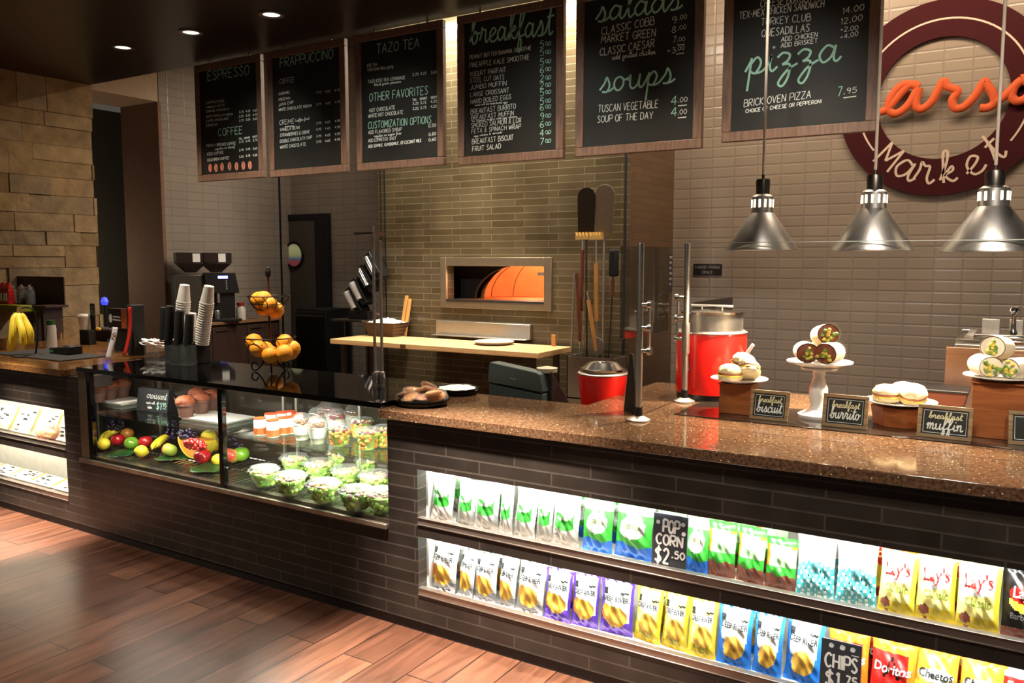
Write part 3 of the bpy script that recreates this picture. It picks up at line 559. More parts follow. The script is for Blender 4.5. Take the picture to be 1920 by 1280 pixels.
board('menu board with salads at top and soups in large mint script', 1078, 1314, 294, [
    P4('salads', 1055, 160, 1680, 60, 190, 'h'), P4('CLASSIC COBB', 1100, 250, 1478, 172, 66), P4('MARKET GREEN', 1097, 310, 1487, 258, 66), P4('CLASSIC CAESAR', 1088, 400, 1478, 335, 66), P4('add grilled chicken', 1175, 428, 1490, 385, 46), P4('soups', 1085, 668, 1625, 590, 190, 'h'),
    P4('TUSCAN VEGETABLE', 1075, 808, 1505, 772, 64), P4('SOUP OF THE DAY', 1070, 882, 1468, 852, 60), P4('4', 1600, 756, 1640, 750, 62, 'h'), P4('.00', 1652, 735, 1716, 728, 42, 'u'), P4('4', 1600, 838, 1640, 832, 62, 'h'), P4('.00', 1650, 822, 1712, 816, 42, 'u'),
    P4('9', 1603, 170, 1638, 164, 60), P4('.00', 1655, 140, 1712, 130, 40), P4('8', 1605, 236, 1635, 230, 56), P4('.00', 1650, 212, 1708, 205, 38), P4('7', 1612, 308, 1636, 303, 56), P4('.00', 1645, 296, 1700, 290, 36, 'u'), P4('+3', 1572, 386, 1632, 378, 52), P4('.00', 1640, 362, 1695, 354, 36, 'u')])
board('menu board with pizza in mint script and 7.95 price', 1351.5, 1641, 267, [
    P6('CHEESE BURGER', 335, 42, 640, 4, 54), P6('TEX-MEX CHICKEN SANDWICH', 207, 112, 716, 38, 50), P6('TURKEY CLUB', 338, 152, 634, 122, 52), P6('QUESADILLAS', 342, 220, 628, 186, 54), P6('ADD CHICKEN', 460, 248, 678, 218, 34), P6('ADD BRISKET', 458, 284, 678, 254, 32), P6('pizza', 242, 450, 815, 360, 190, 'h'),
    P6('BRICK OVEN PIZZA', 236, 640, 636, 585, 52), P6('CHOICE OF CHEESE OR PEPPERONI', 246, 676, 700, 616, 26), P6('7', 798, 576, 822, 572, 54, 'h'), P6('.95', 835, 562, 912, 552, 40, 'u'), P6('14.00', 825, 82, 955, 56, 44), P6('12.00', 815, 146, 945, 118, 44), P6('+2.00', 815, 190, 920, 176, 34), P6('+4.00', 815, 236, 920, 210, 34)])

# ------------------------------------------------------------------ round wall logo
lc = YP(1766, 185, YB)
t = thing('wall_logo', 'round maroon ring logo on tile wall reading Market with orange script letters', 'sign', (lc.x, YB, lc.z))
mb = MB(); n = 72; R = []
for r, y in ((.468, -.004), (.468, -.03), (.755, -.03), (.755, -.004)): R.append([(r * cos(2 * pi * k / n), y, r * sin(2 * pi * k / n)) for k in range(n)])
mb.rings(R, 0, False, False); mb.build('ring', mat('maroon_panel', '#38090e', .8, spec=.2), t)
CREAM = mat('cream_paint', '#c9b4a2', .6); mb = MB(); fr = lambda x, z: (x, -.0312, z)
for a0, a1 in ((165, 24), (-10, -37), (201, 218)): mb.stroke([(.605 * cos(radians(a0 + (a1 - a0) * i / 30)), .605 * sin(radians(a0 + (a1 - a0) * i / 30))) for i in range(31)], .014, fr)
for ch, a, h in (('M', 230, .2), ('a', 247, .29), ('r', 261, .29), ('k', 277, .25), ('e', 295, .29), ('t', 312, .24)):
    S, Wd = letters(ch); th = radians(a + 90); rr = .68 - .02
    for st in S:
        P = []
        for u, v in st:
            xx, zz = (u - Wd / 2) * h, v * h; P.append((rr * cos(radians(a)) + xx * cos(th) - zz * sin(th), rr * sin(radians(a)) + xx * sin(th) + zz * cos(th)))
        mb.stroke(P, .019, fr)
mb.build('ring_lettering', CREAM, t, smooth=False, fix=False)
q = lambda c: (lambda p: (p.x, 0, p.z))(YP(c[0] / 3.2 + 1320, c[1] / 3.2, YB - .06) - t.location)
mb = MB(); P = crom([q(c) for c in ((1055, 672), (1105, 650), (1180, 560), (1240, 505), (1290, 520), (1200, 505), (1130, 570), (1105, 650), (1150, 682), (1225, 630), (1290, 520), (1270, 620), (1300, 655), (1365, 610), (1420, 510), (1440, 488), (1462, 520), (1522, 545), (1490, 600), (1505, 648), (1560, 640), (1630, 570), (1680, 490), (1700, 510), (1735, 565), (1742, 615), (1705, 645), (1655, 648))], 5)
mb.tube(P, .031, 8); P = crom([q(c) for c in ((1742, 612), (1800, 580), (1860, 520), (1910, 478), (1870, 510), (1846, 570), (1875, 606), (1930, 590), (1965, 530), (1940, 475), (1905, 472), (1960, 500), (2010, 480))], 5); mb.tube(P, .031, 8)
mb.v = [(a, -.06 + b * .45, c_) for a, b, c_ in mb.v]; mb.build('script_letters', mat('orange_letters', '#c4501c', .75), t)

# ------------------------------------------------------------------ heat lamps over the food
SHADE = mat('spun_aluminium', '#d4d0ca', .36, 1, .05, 40); SHADEIN = mat('lamp_inside', '#ffe9c8', .4, emit=1.2)
HLP = []
for i, (xc, xw, yb, yn, yc, yt, lb) in enumerate(((1427, 130, 469, 400, 366, 338, 'cone heat lamp farthest from the camera, dark reflections on its shade'), (1635, 147, 470, 392, 357, 330, 'middle cone heat lamp of three above the burrito stand'), (1858, 174, 472, 388, 350, 322, 'brightest cone heat lamp, hanging over the tall wooden box'))):
    p = YP(xc, yb, 3.66); s = M_PX(p); r = xw * s / 2; z = lambda y: (yb - y) * s
    t = thing('heat_lamp', lb, 'heat lamp', p, 0, 'hanging heat lamps'); HLP.append(p)
    rn = r * .30
    MB().lathe([(r, 0), (r, .006), (rn + .004, z(yn)), (rn, z(yn)), (rn - .004, z(yn) - .004), (r - .006, .002)], n=48).build('shade', SHADE, t, fix=True)
    mb = MB(); mb.lathe([(rn, z(yn)), (rn, z(yc) - .01), (rn * .72, z(yc)), (rn * .2, z(yc))], n=32); nk = mb.build('neck', SHADE, t)
    mb = MB()
    for k in range(12):
        a = 2 * pi * k / 12; mb.box(-.004, .004, -.002, .002, z(yn) * .35 + z(yc) * .65 - .028, z(yc) - .022); 
        for j in range(len(mb.v) - 8, len(mb.v)):
            x_, y_, z_ = mb.v[j]; y_ -= rn; mb.v[j] = (x_ * cos(a) - y_ * sin(a), x_ * sin(a) + y_ * cos(a), z_)
    mb.build('vent_slot', mat('glowing_vent', '#ffe6bd', .4, emit=4), nk, smooth=False)
    MB().lathe([(rn * .62, z(yc)), (rn * .66, z(yt) - .01), (rn * .6, z(yt)), (.006, z(yt) + .002), (.006, z(yt) + .02)], n=24, cap1=True).build('socket_cap', DSTEEL, t)
    MB().tube([(0, 0, z(yt)), (0, 0, CEIL - p.z)], .006, 8).build('cord', mat('cloth_cord', '#d8c8b4', .7), t)
    MB().ball((0, 0, z(yn) * .55), r * .24, None, r * .3, 16, 10).build('bulb', mat('heat_bulb', '#ffd79a', .3, emit=6), t)
    light('heat_lamp_spot', 'SPOT', (p.x, p.y, p.z + .03), 95, (1, .83, .60), (p.x, p.y - .1, CTZ), .04, spot=115, blend=.5)

# ------------------------------------------------------------------ sneeze guard
def guard_post(label, base, pyt, mirror=1, sleeve=None):
    p = ZP(*base, CTZ); s = M_PX(p); H = (base[1] - pyt) * s
    t = thing('guard_post', label, 'post', p, 0, 'steel sneeze guard posts')
    MB().lathe([(.047, 0), (.047, .006), (.03, .014), (.017, .02)], n=32, cap0=True).build('base_flange', STEEL, t)
    MB().lathe([(.0165, .018), (.0165, .055)], n=20).build('collar', BLACK, t)
    MB().lathe([(.013, .05), (.013, H - .004), (.011, H)], n=20, cap1=True).build('tube', STEEL, t)
    if sleeve: MB().lathe([(.0175, sleeve[0]), (.0185, sleeve[0] + .01), (.0185, sleeve[1] - .01), (.0175, sleeve[1])], n=20, cap0=True, cap1=True).build('sleeve', STEEL, t)
    for zz in (H * .40, H * .53, H * .66):
        mb = MB(); mb.tube([(0, 0, zz), (mirror * .035, 0, zz)], .009, 12); mb.tube([(mirror * .035, 0, zz), (mirror * .05, 0, zz)], .017, 16); mb.build('clamp', CHROME, t)
    MB().box(mirror * .04 - .004, mirror * .04 + .004, -.008, .008, H * .40, H * .66).build('clamp_bar', STEEL, t, bevel=.001)
    return t, p, H
t1, pp1, H1 = guard_post('steel sneeze guard post nearer the camera with round base on granite', (1197, 788), 458)
t2, pp2, H2 = guard_post('steel sneeze guard post in front of the large red kettle', (1283, 753), 458, -1, (.22, .36))
o = MB().box(-1.365, -1.355, pp1.y - .02, pp2.y - .03, 1.30, pp1.z + H1 - .01).build('glass_screen', glass('dark_reflection_pane', (.62, .64, .6)), smooth=False); tag(o, 'square glass end screen clamped between the two steel posts', 'glass screen')  # grey tint stands for the dark reflection in clear glass
zt = YP(1600, 453, 3.5).z
o = MB().box(YP(1296, 456, 3.5).x, XE, 3.497, 3.503, 1.26, zt).build('glass_screen', PANE, smooth=False); tag(o, 'long clear glass screen in front of the heat lamps', 'glass screen')
o = MB().box(YP(1296, 456, 3.5).x, XE, 3.4965, 3.5035, zt, zt + .003).build('edge_bead', mat('polished_edge', '#e8efe4', .2, .3, emit=0), o, smooth=False)
p = YP(1327, 505, YB)
t = thing('wall_sign', 'small black HAND WASH ONLY sign on the tile wall', 'sign', (p.x, YB, p.z))
MB().box(-.135, .135, -.012, 0, -.052, .052).build('plate', BLACK, t, bevel=.004); mb = MB(); fs = lambda x, z: (x, -.0125, z)
type_on(mb, 'HAND WASH', 0, .008, .225, fs); type_on(mb, 'ONLY', 0, -.038, .1, fs); mb.build('lettering', mat('grey_print', '#a39c92', .6), t, smooth=False, fix=False)
p = XP(1264, 510, XO)
o = MB().box(0, .004, -.05, .05, -.17, .17).build('paper_notice', mat('notice_paper', '#4c4a52', .7)); o.location = (XO, p.y - .1, p.z); tag(o, 'narrow printed paper notice on the side of the oven block', 'notice')
mb = MB()
for i in range(6): mb.box(.0042, .0046, -.035, .035 - (i % 3) * .012, .13 - i * .05, .15 - i * .05)
mb.build('notice_lettering', mat('notice_print', '#b6b2b0', .7), o, smooth=False)

# ------------------------------------------------------------------ wood fired oven
t = thing('pizza_oven', 'steel framed pizza oven mouth in the brick wall with glowing orange dome', 'oven', (-4.1, YO, oz0))
fx0, fx1, fz0, fz1 = -.6, .6, -.075, .395; a0, a1, b0, b1 = ox0 + 4.1, ox1 + 4.1, 0, oz1 - oz0
OVST = mat('oven_steel_frame', '#9a8a72', .38, .7)
MB().box(fx0, a0, -.03, 0, fz0, fz1).box(a1, fx1, -.03, 0, fz0, fz1).box(a0, a1, -.03, 0, fz0, b0).box(a0, a1, -.03, 0, b1, fz1).build('frame', OVST, t, bevel=.003)
CH = mat('oven_soot', '#140c08', .8); ya = .28
pl = YP(890, 556, YO + ya); pt = YP(985, 498, YO + ya); axl = pl.x + 4.1; axc = pt.x + 4.1; aw = axc - axl; ah = pt.z - oz0 + .012
MB().box(a0 - .5, a1 + .5, .1, .12, -.3, -.02).box(a0 - .5, a1 + .5, .1, ya, b1 + .1, b1 + .12).box(a0 - .52, a0 - .5, .1, ya, 0, b1 + .1).box(a1 + .5, a1 + .52, .1, ya, 0, b1 + .1).build('vestibule', CH, t, smooth=False)
HEARTH = mat('firebrick_hearth', '#b0703e', .75, 0, .2, 15)
MB().box(a0, a1, .0, .1, -.02, .0).box(a0 - .5, a1 + .5, .1, 1.05, -.02, .0).build('hearth', HEARTH, t, smooth=False)
MB().box(a0, a1, -.034, .05, -.012, .004).build('threshold', BLACKM, t, smooth=False)
mb = MB(); n = 28; arc = [(axc - aw * cos(pi * k / n), ah * sin(pi * k / n)) for k in range(n + 1)]
tp = [(min(max(axc - aw * 2.2 * cos(pi * k / n), -1.2), 1.2), .5 if 0 < k < n else 0) for k in range(n + 1)]; tp[0] = (-1.2, 0); tp[-1] = (1.2, 0); tp[1] = (-1.2, .5); tp[n - 1] = (1.2, .5)
for y in (ya, ya + .04): pass
mb.rings([[(x, ya + .04, z) for x, z in arc], [(x, ya, z) for x, z in arc], [(x, ya, z) for x, z in tp]], 0, False, False, closed=False); mb.build('arch_plate', CH, t, smooth=False)
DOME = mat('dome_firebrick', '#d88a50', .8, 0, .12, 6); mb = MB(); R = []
for j in range(9):
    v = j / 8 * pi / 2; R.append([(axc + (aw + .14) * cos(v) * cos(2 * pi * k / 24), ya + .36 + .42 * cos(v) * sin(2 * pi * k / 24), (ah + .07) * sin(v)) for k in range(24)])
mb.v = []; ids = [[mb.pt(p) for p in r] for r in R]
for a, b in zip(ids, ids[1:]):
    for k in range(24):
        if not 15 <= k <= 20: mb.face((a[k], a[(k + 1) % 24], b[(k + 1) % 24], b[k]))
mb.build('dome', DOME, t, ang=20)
mb = MB()
for k in (7, 9.2, 11, 4.6, 2): mb.tube([(axc + (aw + .136) * cos(v) * cos(2 * pi * k / 24), ya + .36 + .416 * cos(v) * sin(2 * pi * k / 24), (ah + .066) * sin(v)) for v in [pi / 2 * j / 10 for j in range(10)]], .004, 5)
mb.build('dome_joint', mat('dome_joint_dark', '#7a4524', .9), t)
light('oven_glow', 'POINT', (-4.1 + axc - .1, YO + ya + .3, oz0 + .24), 7, (1, .68, .42), size=.06); light('oven_glow', 'POINT', (-4.1 + axc + .25, YO + ya + .42, oz0 + .2), 4, (1, .68, .42), size=.06)
mb = MB(); mb.box(.43, .5, .03, .05, .235, .265); mb.build('gauge', mat('gauge_face', '#9a958c', .5), t)
p = YP(925, 620, YO)
o = MB().box(-.62, .42, -.05, 0, -.06, .075).box(-.62, .42, -.13, -.05, -.06, -.052).build('oven_ledge', STEEL, bevel=.003); o.location = (p.x, YO, p.z); tag(o, 'stainless steel ledge on the brick under the oven mouth', 'ledge')

# ------------------------------------------------------------------ prep table and what stands on it
TZ = .88
A, B, Cc = ZP(621, 634.7, TZ), ZP(1007, 662, TZ), ZP(711, 624.5, TZ); tx0, tx1, ty0, ty1 = A.x, B.x, (A.y + B.y) / 2, YO - .14
t = thing('prep_table', 'butcher block topped prep table in front of the pizza oven', 'table', ((tx0 + tx1) / 2, (ty0 + ty1) / 2, 0)); hx, hy = (tx1 - tx0) / 2, (ty1 - ty0) / 2
MB().box(-hx, hx, -hy, hy, TZ - .045, TZ).build('tabletop', BUTCHER, t, bevel=.004)
MB().box(-.28, -.22, -hy - .004, -hy + .02, TZ - .04, TZ - .004).build('bottle_opener', mat('worn_brown', '#6a4426', .5), t, bevel=.002)
for sx in (-1, 1):
    for sy in (-1, 1): MB().box(sx * (hx - .1) - .022, sx * (hx - .1) + .022, sy * (hy - .08) - .022, sy * (hy - .08) + .022, 0, TZ - .045).build('leg', DSTEEL, t, bevel=.002)
MB().box(-hx + .08, hx - .08, -hy + .06, hy - .06, .2, .22).build('undershelf', DSTEEL, t, bevel=.002)
p = ZP(745, 627, TZ)
t = thing('wicker_basket', 'brown wicker basket lined with white paper on the prep table', 'basket', (p.x, min(p.y + .08, YO - .19), TZ)); t.scale = (.78,) * 3
x = N('wicker'); wv = x.n('TexWave', Vector=x.coords(), Scale=55.0, Distortion=1.5); wv.bands_direction = 'Z'; wv2 = x.n('TexWave', Vector=x.coords(), Scale=28.0); mm = x.n('Math', _operation='MULTIPLY', i0=wv.outputs[1], i1=wv2.outputs[1])
x.l(x.ramp(mm.outputs[0], [(0, '#3b2413'), (.6, '#8b6236')]), x.b.inputs['Base Color']); x.bump(mm.outputs[0], .8, .01)
mb = MB(); mb.frustum((0, 0, 0), (.19, .12), (.235, .155), .17); mb.f.pop(1); mb.mi.pop(1); mb.build('body', x.m, t, smooth=False, solid=.012)
mb = MB(); mb.tube([(-.24 * cos(a), 0, .15 + .16 * sin(a)) for a in [pi * k / 14 for k in range(5)]] + [(-.06, 0, .22)], .009, 8); mb.build('handle', mat('basket_handle', '#6b4a2c', .6), t)
mb = MB(); rnd = random.Random(5); mb.grid(lambda u, v: ((u - .5) * .42, (v - .5) * .27, .165 + .05 * sin(pi * u) * sin(pi * v) ** .5 + .018 * sin(u * 23 + v * 5) * sin(v * 13)), 16, 10); mb.build('paper_liner', mat('white_paper', '#f4f2ee', .7), t, ang=15)
p = ZP(957, 640, TZ); r = 75 * M_PX(p) / 2
o = MB().lathe([(0, .006), (r * .7, .006), (r * .82, .012), (r, .03), (r, .034), (r * .78, .02), (0, .016)], n=40).build('pizza_pan', mat('aluminium_pan', '#d2cfc9', .4, .5)); o.location = (p.x, YO - .14 - r * .95, TZ - .005); tag(o, 'round aluminium pizza pan on the butcher block top', 'pan')
for px, h, lb in ((741, .40, 'thin wooden board leaning on the brick behind the wicker basket'), (1037, .1, 'short wooden scraper handle on the far corner of the prep table')):
    q = YP(px, 625 if h > .2 else 641, YO - .2)
    o = MB().box(-.018, .018, 0, .02, 0, h).build('wooden_board' if h > .2 else 'scraper', LWOOD, bevel=.003); o.location = (q.x, YO - .12 if h > .2 else YO - .2, TZ); o.rotation_euler = (radians(-14 if h > .2 else 0), 0, 0); tag(o, lb, 'board' if h > .2 else 'scraper')
    if h > .2:
        MB().box(.026, .062, 0, .02, 0, h - .03).build('slat', LWOOD, o, bevel=.003)
# ------------------------------------------------------------------ pizza tools standing in a steel bin
YT = 6.05
q0 = YP(1122, 680, YT)
t = thing('tool_bin', 'open steel bin holding pizza peels and brushes beside the brick oven', 'bin', (q0.x, YT, 0))
MB().box(-.2, .2, -.17, -.162, 0, q0.z + .06).box(-.2, .2, .102, .11, 0, q0.z + .06).box(-.2, -.192, -.17, .11, 0, q0.z + .06).box(.192, .2, -.17, .11, 0, q0.z + .06).box(-.2, .2, -.17, .11, .5, .51).build('body', mat('warm_bin_steel', '#8d8270', .4, .6), t, smooth=False)
def tool(name, label, cat, top, bot, dy, parts, blade=None):
    """a long tool between two pixels on the tool plane; parts: (name, material, from, to, radius) as fractions from the top"""
    a, b = YP(*top, YT + dy), YP(*bot, YT + dy); o = thing(name, label, cat, b, 0, 'pizza oven tools'); v = a - b
    for nm, m, f0, f1, r in parts: MB().tube([v * (1 - f0), v * (1 - f1)], r, 10).build(nm, m, o)
    if blade: blade(o, v)
    return o
def blade_fn(w, h, m, y=-.004):
    def f(o, v):
        P = [(-.012, v.z - .02)] + [(-w / 2 * (.9 + .1 * k / 6), v.z + h * (.06 + .74 * k / 6)) for k in range(7)] + [(-w / 2 * cos(pi * k / 10) , v.z + h * .80 + h * .2 * sin(pi * k / 10)) for k in range(1, 10)] + [(w / 2 * (.9 + .1 * (6 - k) / 6), v.z + h * (.06 + .74 * (6 - k) / 6)) for k in range(7)] + [(.012, v.z - .02)]
        MB().prism([(x + v.x, z) for x, z in P], y, y + .006, ax=1).build('blade', m, o, bevel=.001)
    return f
s = M_PX(q0)
BRASS = mat('brass_bristle', '#d8b36a', .5, .3); REDW = wood_mat('red_handle_wood', '#5a2c1c', '#7a4028', 2, 2, .45); TANW = wood_mat('tan_handle', '#b57f3e', '#d29a55', 2, 2, .45)
tool('pizza_peel', 'dark steel pizza peel standing blade up in the tool bin', 'peel', (1099, 440), (1100, 700), .03, (('shaft', DSTEEL, 0, 1, .009),), blade_fn(37 * s, 88 * s, mat('blackened_blade', '#3c352c', .45, .6)))
tool('pizza_peel', 'pale aluminium pizza peel standing blade up in the tool bin', 'peel', (1133, 440), (1130, 700), .04, (('shaft', STEEL, 0, 1, .009),), blade_fn(39 * s, 92 * s, mat('aluminium_blade', '#8d7f70', .5, .5)))
def bristle(w):
    def f(o, v):
        P = [(-w / 2, 0)] + [(-w / 2 + w * k / 12, .06 if k % 3 == 0 else .03) for k in range(13)] + [(w / 2, 0)]
        MB().prism([(x + v.x, z + v.z) for x, z in P], -.02, .02, ax=1).build('brush_head', BRASS, o)
    return f
tool('oven_brush', 'brass headed oven brush with red-brown handle in the tool bin', 'brush', (1093, 449), (1087, 690), -.02, (('ferrule', STEEL, 0, .1, .011), ('handle', REDW, .08, .55, .015), ('shaft', STEEL, .5, 1, .008)), bristle(27 * s))
tool('oven_brush', 'brass headed oven brush with long tan handle in the tool bin', 'brush', (1118, 449), (1119, 690), -.03, (('shaft', STEEL, 0, 1, .008), ('handle', TANW, .18, .63, .019)), bristle(24 * s))
def disc(o, v):
    MB().prism([(17 * s * cos(2 * pi * k / 24) + v.x * .2, 17 * s * sin(2 * pi * k / 24) + .16) for k in range(24)], -.006, 0, ax=1).build('blade', STEEL, o, bevel=.001)
tool('turning_peel', 'round bladed turning peel hanging below the brushes with tan grip', 'peel', (1101, 545), (1122, 686), -.05, (('shaft', STEEL, 0, .9, .007), ('grip', TANW, .12, .8, .017)), disc)
def black_head(o, v): MB().box(v.x - 9 * s, v.x + 9 * s, -.03, .03, v.z - .1, v.z + .12).build('brush_head', mat('black_bristle', '#16120f', .9), o, bevel=.02)
tool('scrub_brush', 'black bristled scrub brush with thin rod nearest the dark oven side', 'brush', (1151, 495), (1140, 688), -.02, (('rod', DSTEEL, 0, 1, .006), ('handle', REDW, .15, .3, .014)), black_head)
def hook(o, v): MB().tube([(0, 0, 0), (.012, 0, -.06), (.06, 0, -.1)], .008, 8).build('hook', STEEL, o)
tool('ash_hook', 'long steel ash hook leaning at the end of the prep table', 'hook', (1077, 512), (1070, 715), -.12, (('shaft', STEEL, 0, 1, .009),), hook)
tool('poker', 'short red-brown wooden poker beside the steel ash hook', 'poker', (1082, 512), (1087, 640), -.1, (('handle', REDW, 0, 1, .014),))

# ------------------------------------------------------------------ soup kettles
RED = mat('red_enamel', '#d0180f', .28, coat=.5)
def kettle(label, base, r, rb, zb, z1, z2, z3, knob):
    t = thing('soup_kettle', label, 'soup kettle', base, 0, 'red soup kettles')
    MB().lathe([(rb * .96, 0), (rb * .98, zb)], n=40, cap0=True).build('base', BLACK, t)
    MB().lathe([(rb, zb), (rb * 1.0, zb + .01), (r, z1 - .008), (r * .97, z1)], n=48).build('body', RED, t)
    MB().lathe([(r * .97, z1 - .004), (r * 1.02, z1 + .004), (r * .93, z1 + .012), (r * .88, z1 + .012), (r * .88, z2)], n=48).build('rim', STEEL, t)
    MB().lathe([(r * .93, z2), (r * .94, z2 + .008), (r * .8, z2 + .01), (r * .55, z3 - .008), (.02, z3)], n=48).build('lid', CHROME, t)
    ld = [q for q in t.children if q.name.startswith('lid')][0]
    if knob: mb = MB(); mb.tube([(-r * .62, 0, z3 + .012), (r * .62, 0, z3 + .012)], .006, 8); mb.tube([(-r * .3, 0, z3 - .01), (-r * .3, 0, z3 + .012)], .005, 6); mb.tube([(r * .3, 0, z3 - .01), (r * .3, 0, z3 + .012)], .005, 6); mb.build('lid_handle', STEEL, ld)
    return t
p = ZP(1303, 752, CTZ); s = M_PX(p); r = 66 * s; c0 = Vector((p.x + .02, p.y + r * .95, CTZ)); s = M_PX(c0)
t = kettle('large red soup kettle with steel lid on the granite beside the steel post', c0, r * 1.0, r * 1.0, .03, 122 * s, 158 * s, 166 * s, 1)
for sx in (1,):
    MB().tube([(r * .98, 0, .19), (r + .012, -.01, .22), (r + .04, -.02, .26)], .008, 8).build('side_handle', mat('white_handle', '#e6dfd4', .4), t)
MB().tube([(-r * .55, -r * .85, .24), (-r * .35, -r * 1.02, .22), (-r * .3, -r * 1.03, .14)], .006, 8).build('side_handle', CHROME, t)
pk = YP(1131, 700, 3.62); s = M_PX(pk); r = 47 * s
kettle('smaller tapered red soup kettle on the low steel shelf behind the register end', (pk.x, 3.62, .72), r, r * .72, .02, pk.z - .72, pk.z - .72 + .018, pk.z - .72 + .065, 0)
a = YP(1372, 557, YB - .03); b = XP(1302, 576, a.x)
o = rbox('dark_partition', a.x - .02, a.x, b.y, YB, 0, a.z, mat('grey_partition', '#4a413b', .5)); tag(o, 'dark grey low partition against the tile wall behind the large kettle', 'partition')
# black A-sign with chalk scribbles
p = ZP(1178, 776, CTZ); t = thing('chalk_sign', 'small black chalk tent sign leaning beside the smaller red kettle', 'sign', (p.x, p.y + .03, CTZ), radians(52))
MB().prism([(-.06, 0), (.06, 0), (.012, .25), (-.012, .25)], -.004, .004, ax=0).build('panel', CHALK, t)
mb = MB(); fz = lambda x, z: (.0046, x, z)
for i in range(7): mb.stroke(crom([(-.03 + .01 * sin(i * 3) + .012 * k, .04 + i * .022 + .006 * sin(k * 2.1 + i)) for k in range(5)], 3), .003, fz)
mb.build('chalk_scribble', CHW, t, smooth=False, fix=False)

# ------------------------------------------------------------------ register and the trays next to it
p = YP(962, 742, 3.42); s = M_PX(p)
t = thing('cash_register', 'dark grey register seen from behind at the end of the worktop', 'register', (p.x, 3.42, .72), radians(-4))
GREY = mat('charcoal_plastic', '#465452', .45); W = 122 * s / 2; zz = p.z - .72
mb = MB(); mb.prism([(-W, zz + .058), (-W + .01, zz + .15), (-W + .02, zz + .158), (W - .02, zz + .128), (W - .004, zz + .118), (W + .01, zz + .03)], 0, .07, ax=1); mb.build('upper_shell', GREY, t, bevel=.012)
mb = MB(); mb.prism([(-W + .004, zz - .02), (-W + .002, zz + .052), (W + .008, zz + .024), (W + .004, zz - .05)], .01, .08, ax=1); mb.build('lower_shell', GREY, t, bevel=.008)
MB().prism([(.06, zz + .13), (.06, 0), (.3, 0), (.3, .1)], -W + .03, W + .03, ax=0).build('body', mat('register_body', '#241f22', .5), t, bevel=.006)
mb = MB(); type_on(mb, 'micros', 0, zz + .082, .034, lambda x, z: (x + .0, -.0008, z), rot=-.1); mb.build('maker_badge', mat('silver_badge', '#c8ccc8', .4), t, smooth=False, fix=False)
MB().lathe([(.05, 0), (.052, .02), (.0, .03)], (W - .02, .09, zz + .12), 20).build('paper_roll', mat('paper_roll', '#b9ae98', .7), t)
TRAYB = mat('black_tray', '#0d0c0b', .2)
def tray(label, px, py, w):
    p = ZP(px, py, CTZ); r = w * M_PX(p) / 2
    t = thing('serving_tray', label, 'tray', (p.x, p.y, CTZ), 0, 'round black trays on the worktop')
    MB().lathe([(r * .86, 0), (r * .9, .018), (r, .026), (r, .03), (r * .92, .026), (r * .85, .022), (0, .022)], n=40, cap0=True).build('dish', TRAYB, t); return t, r
tA, rA = tray('round black tray of wrapped cookies at the corner of the worktop', 792, 758, 106)
tB, rB = tray('round black tray with white paper beside the register', 857, 737, 86)
p = tB.location; mb = MB(); rnd = random.Random(2); mb.lathe([(rB * .8, .001), (rB * .6, .006), (0, .012)], n=26, wob=lambda k, j: 1 + .08 * sin(k * 2.4)); o = mb.build('paper_doily', mat('doily', '#f4f4f0', .8), ang=10); o.location = (p.x, p.y, CTZ + .0265); tag(o, 'crumpled white paper doily on the tray beside the register', 'doily')
COOK = mat('cookie_brown', '#b87848', .75, 0, .35, 60, .5, 90); COOK2 = mat('cookie_golden', '#dc9c4c', .75, 0, .3, 60, .5, 90); FILM = glass('cling_film', (.97, .97, .97), 1.6, .14, .1)
def cookie(label, m):
    o = MB().lathe([(0, -.006), (.034, -.006), (.038, 0), (.032, .006), (0, .008)], n=18, wob=lambda k, j: 1 + .05 * sin(k * 2.1 + j)).build('wrapped_cookie', m, bevel=0); tag(o, label, 'cookie', 'film wrapped cookies on the black tray')
    MB().ball((0, 0, 0), .046, .046, .014, 12, 8, f=lambda d: 1 + .12 * sin(d.x * 19) * sin(d.y * 17)).build('film', FILM, o, ang=10); return o
ck = [cookie('film wrapped brown cookie in the heap on the corner tray', COOK), cookie('film wrapped golden cookie in the heap on the corner tray', COOK2)]
pos = [(-.07, -.03, .0), (-.02, -.055, .0), (.04, -.04, 0), (.08, .0, .0), (.05, .05, 0), (-.03, .05, 0), (-.075, .02, .0), (0, 0, .022), (.05, .0, .028), (-.045, -.005, .02), (.02, .03, .034), (.085, -.035, .018)]
for i, (x, y, z) in enumerate(pos):
    o = ck[i % 2]; rot = (random.uniform(-.5, .5), random.uniform(-.5, .5), i)
    if i > 1: o = copy_tree(o)
    o.location = (tA.location.x + x * rA / .125, tA.location.y + y * rA / .125, CTZ + .042 + z); o.rotation_euler = rot

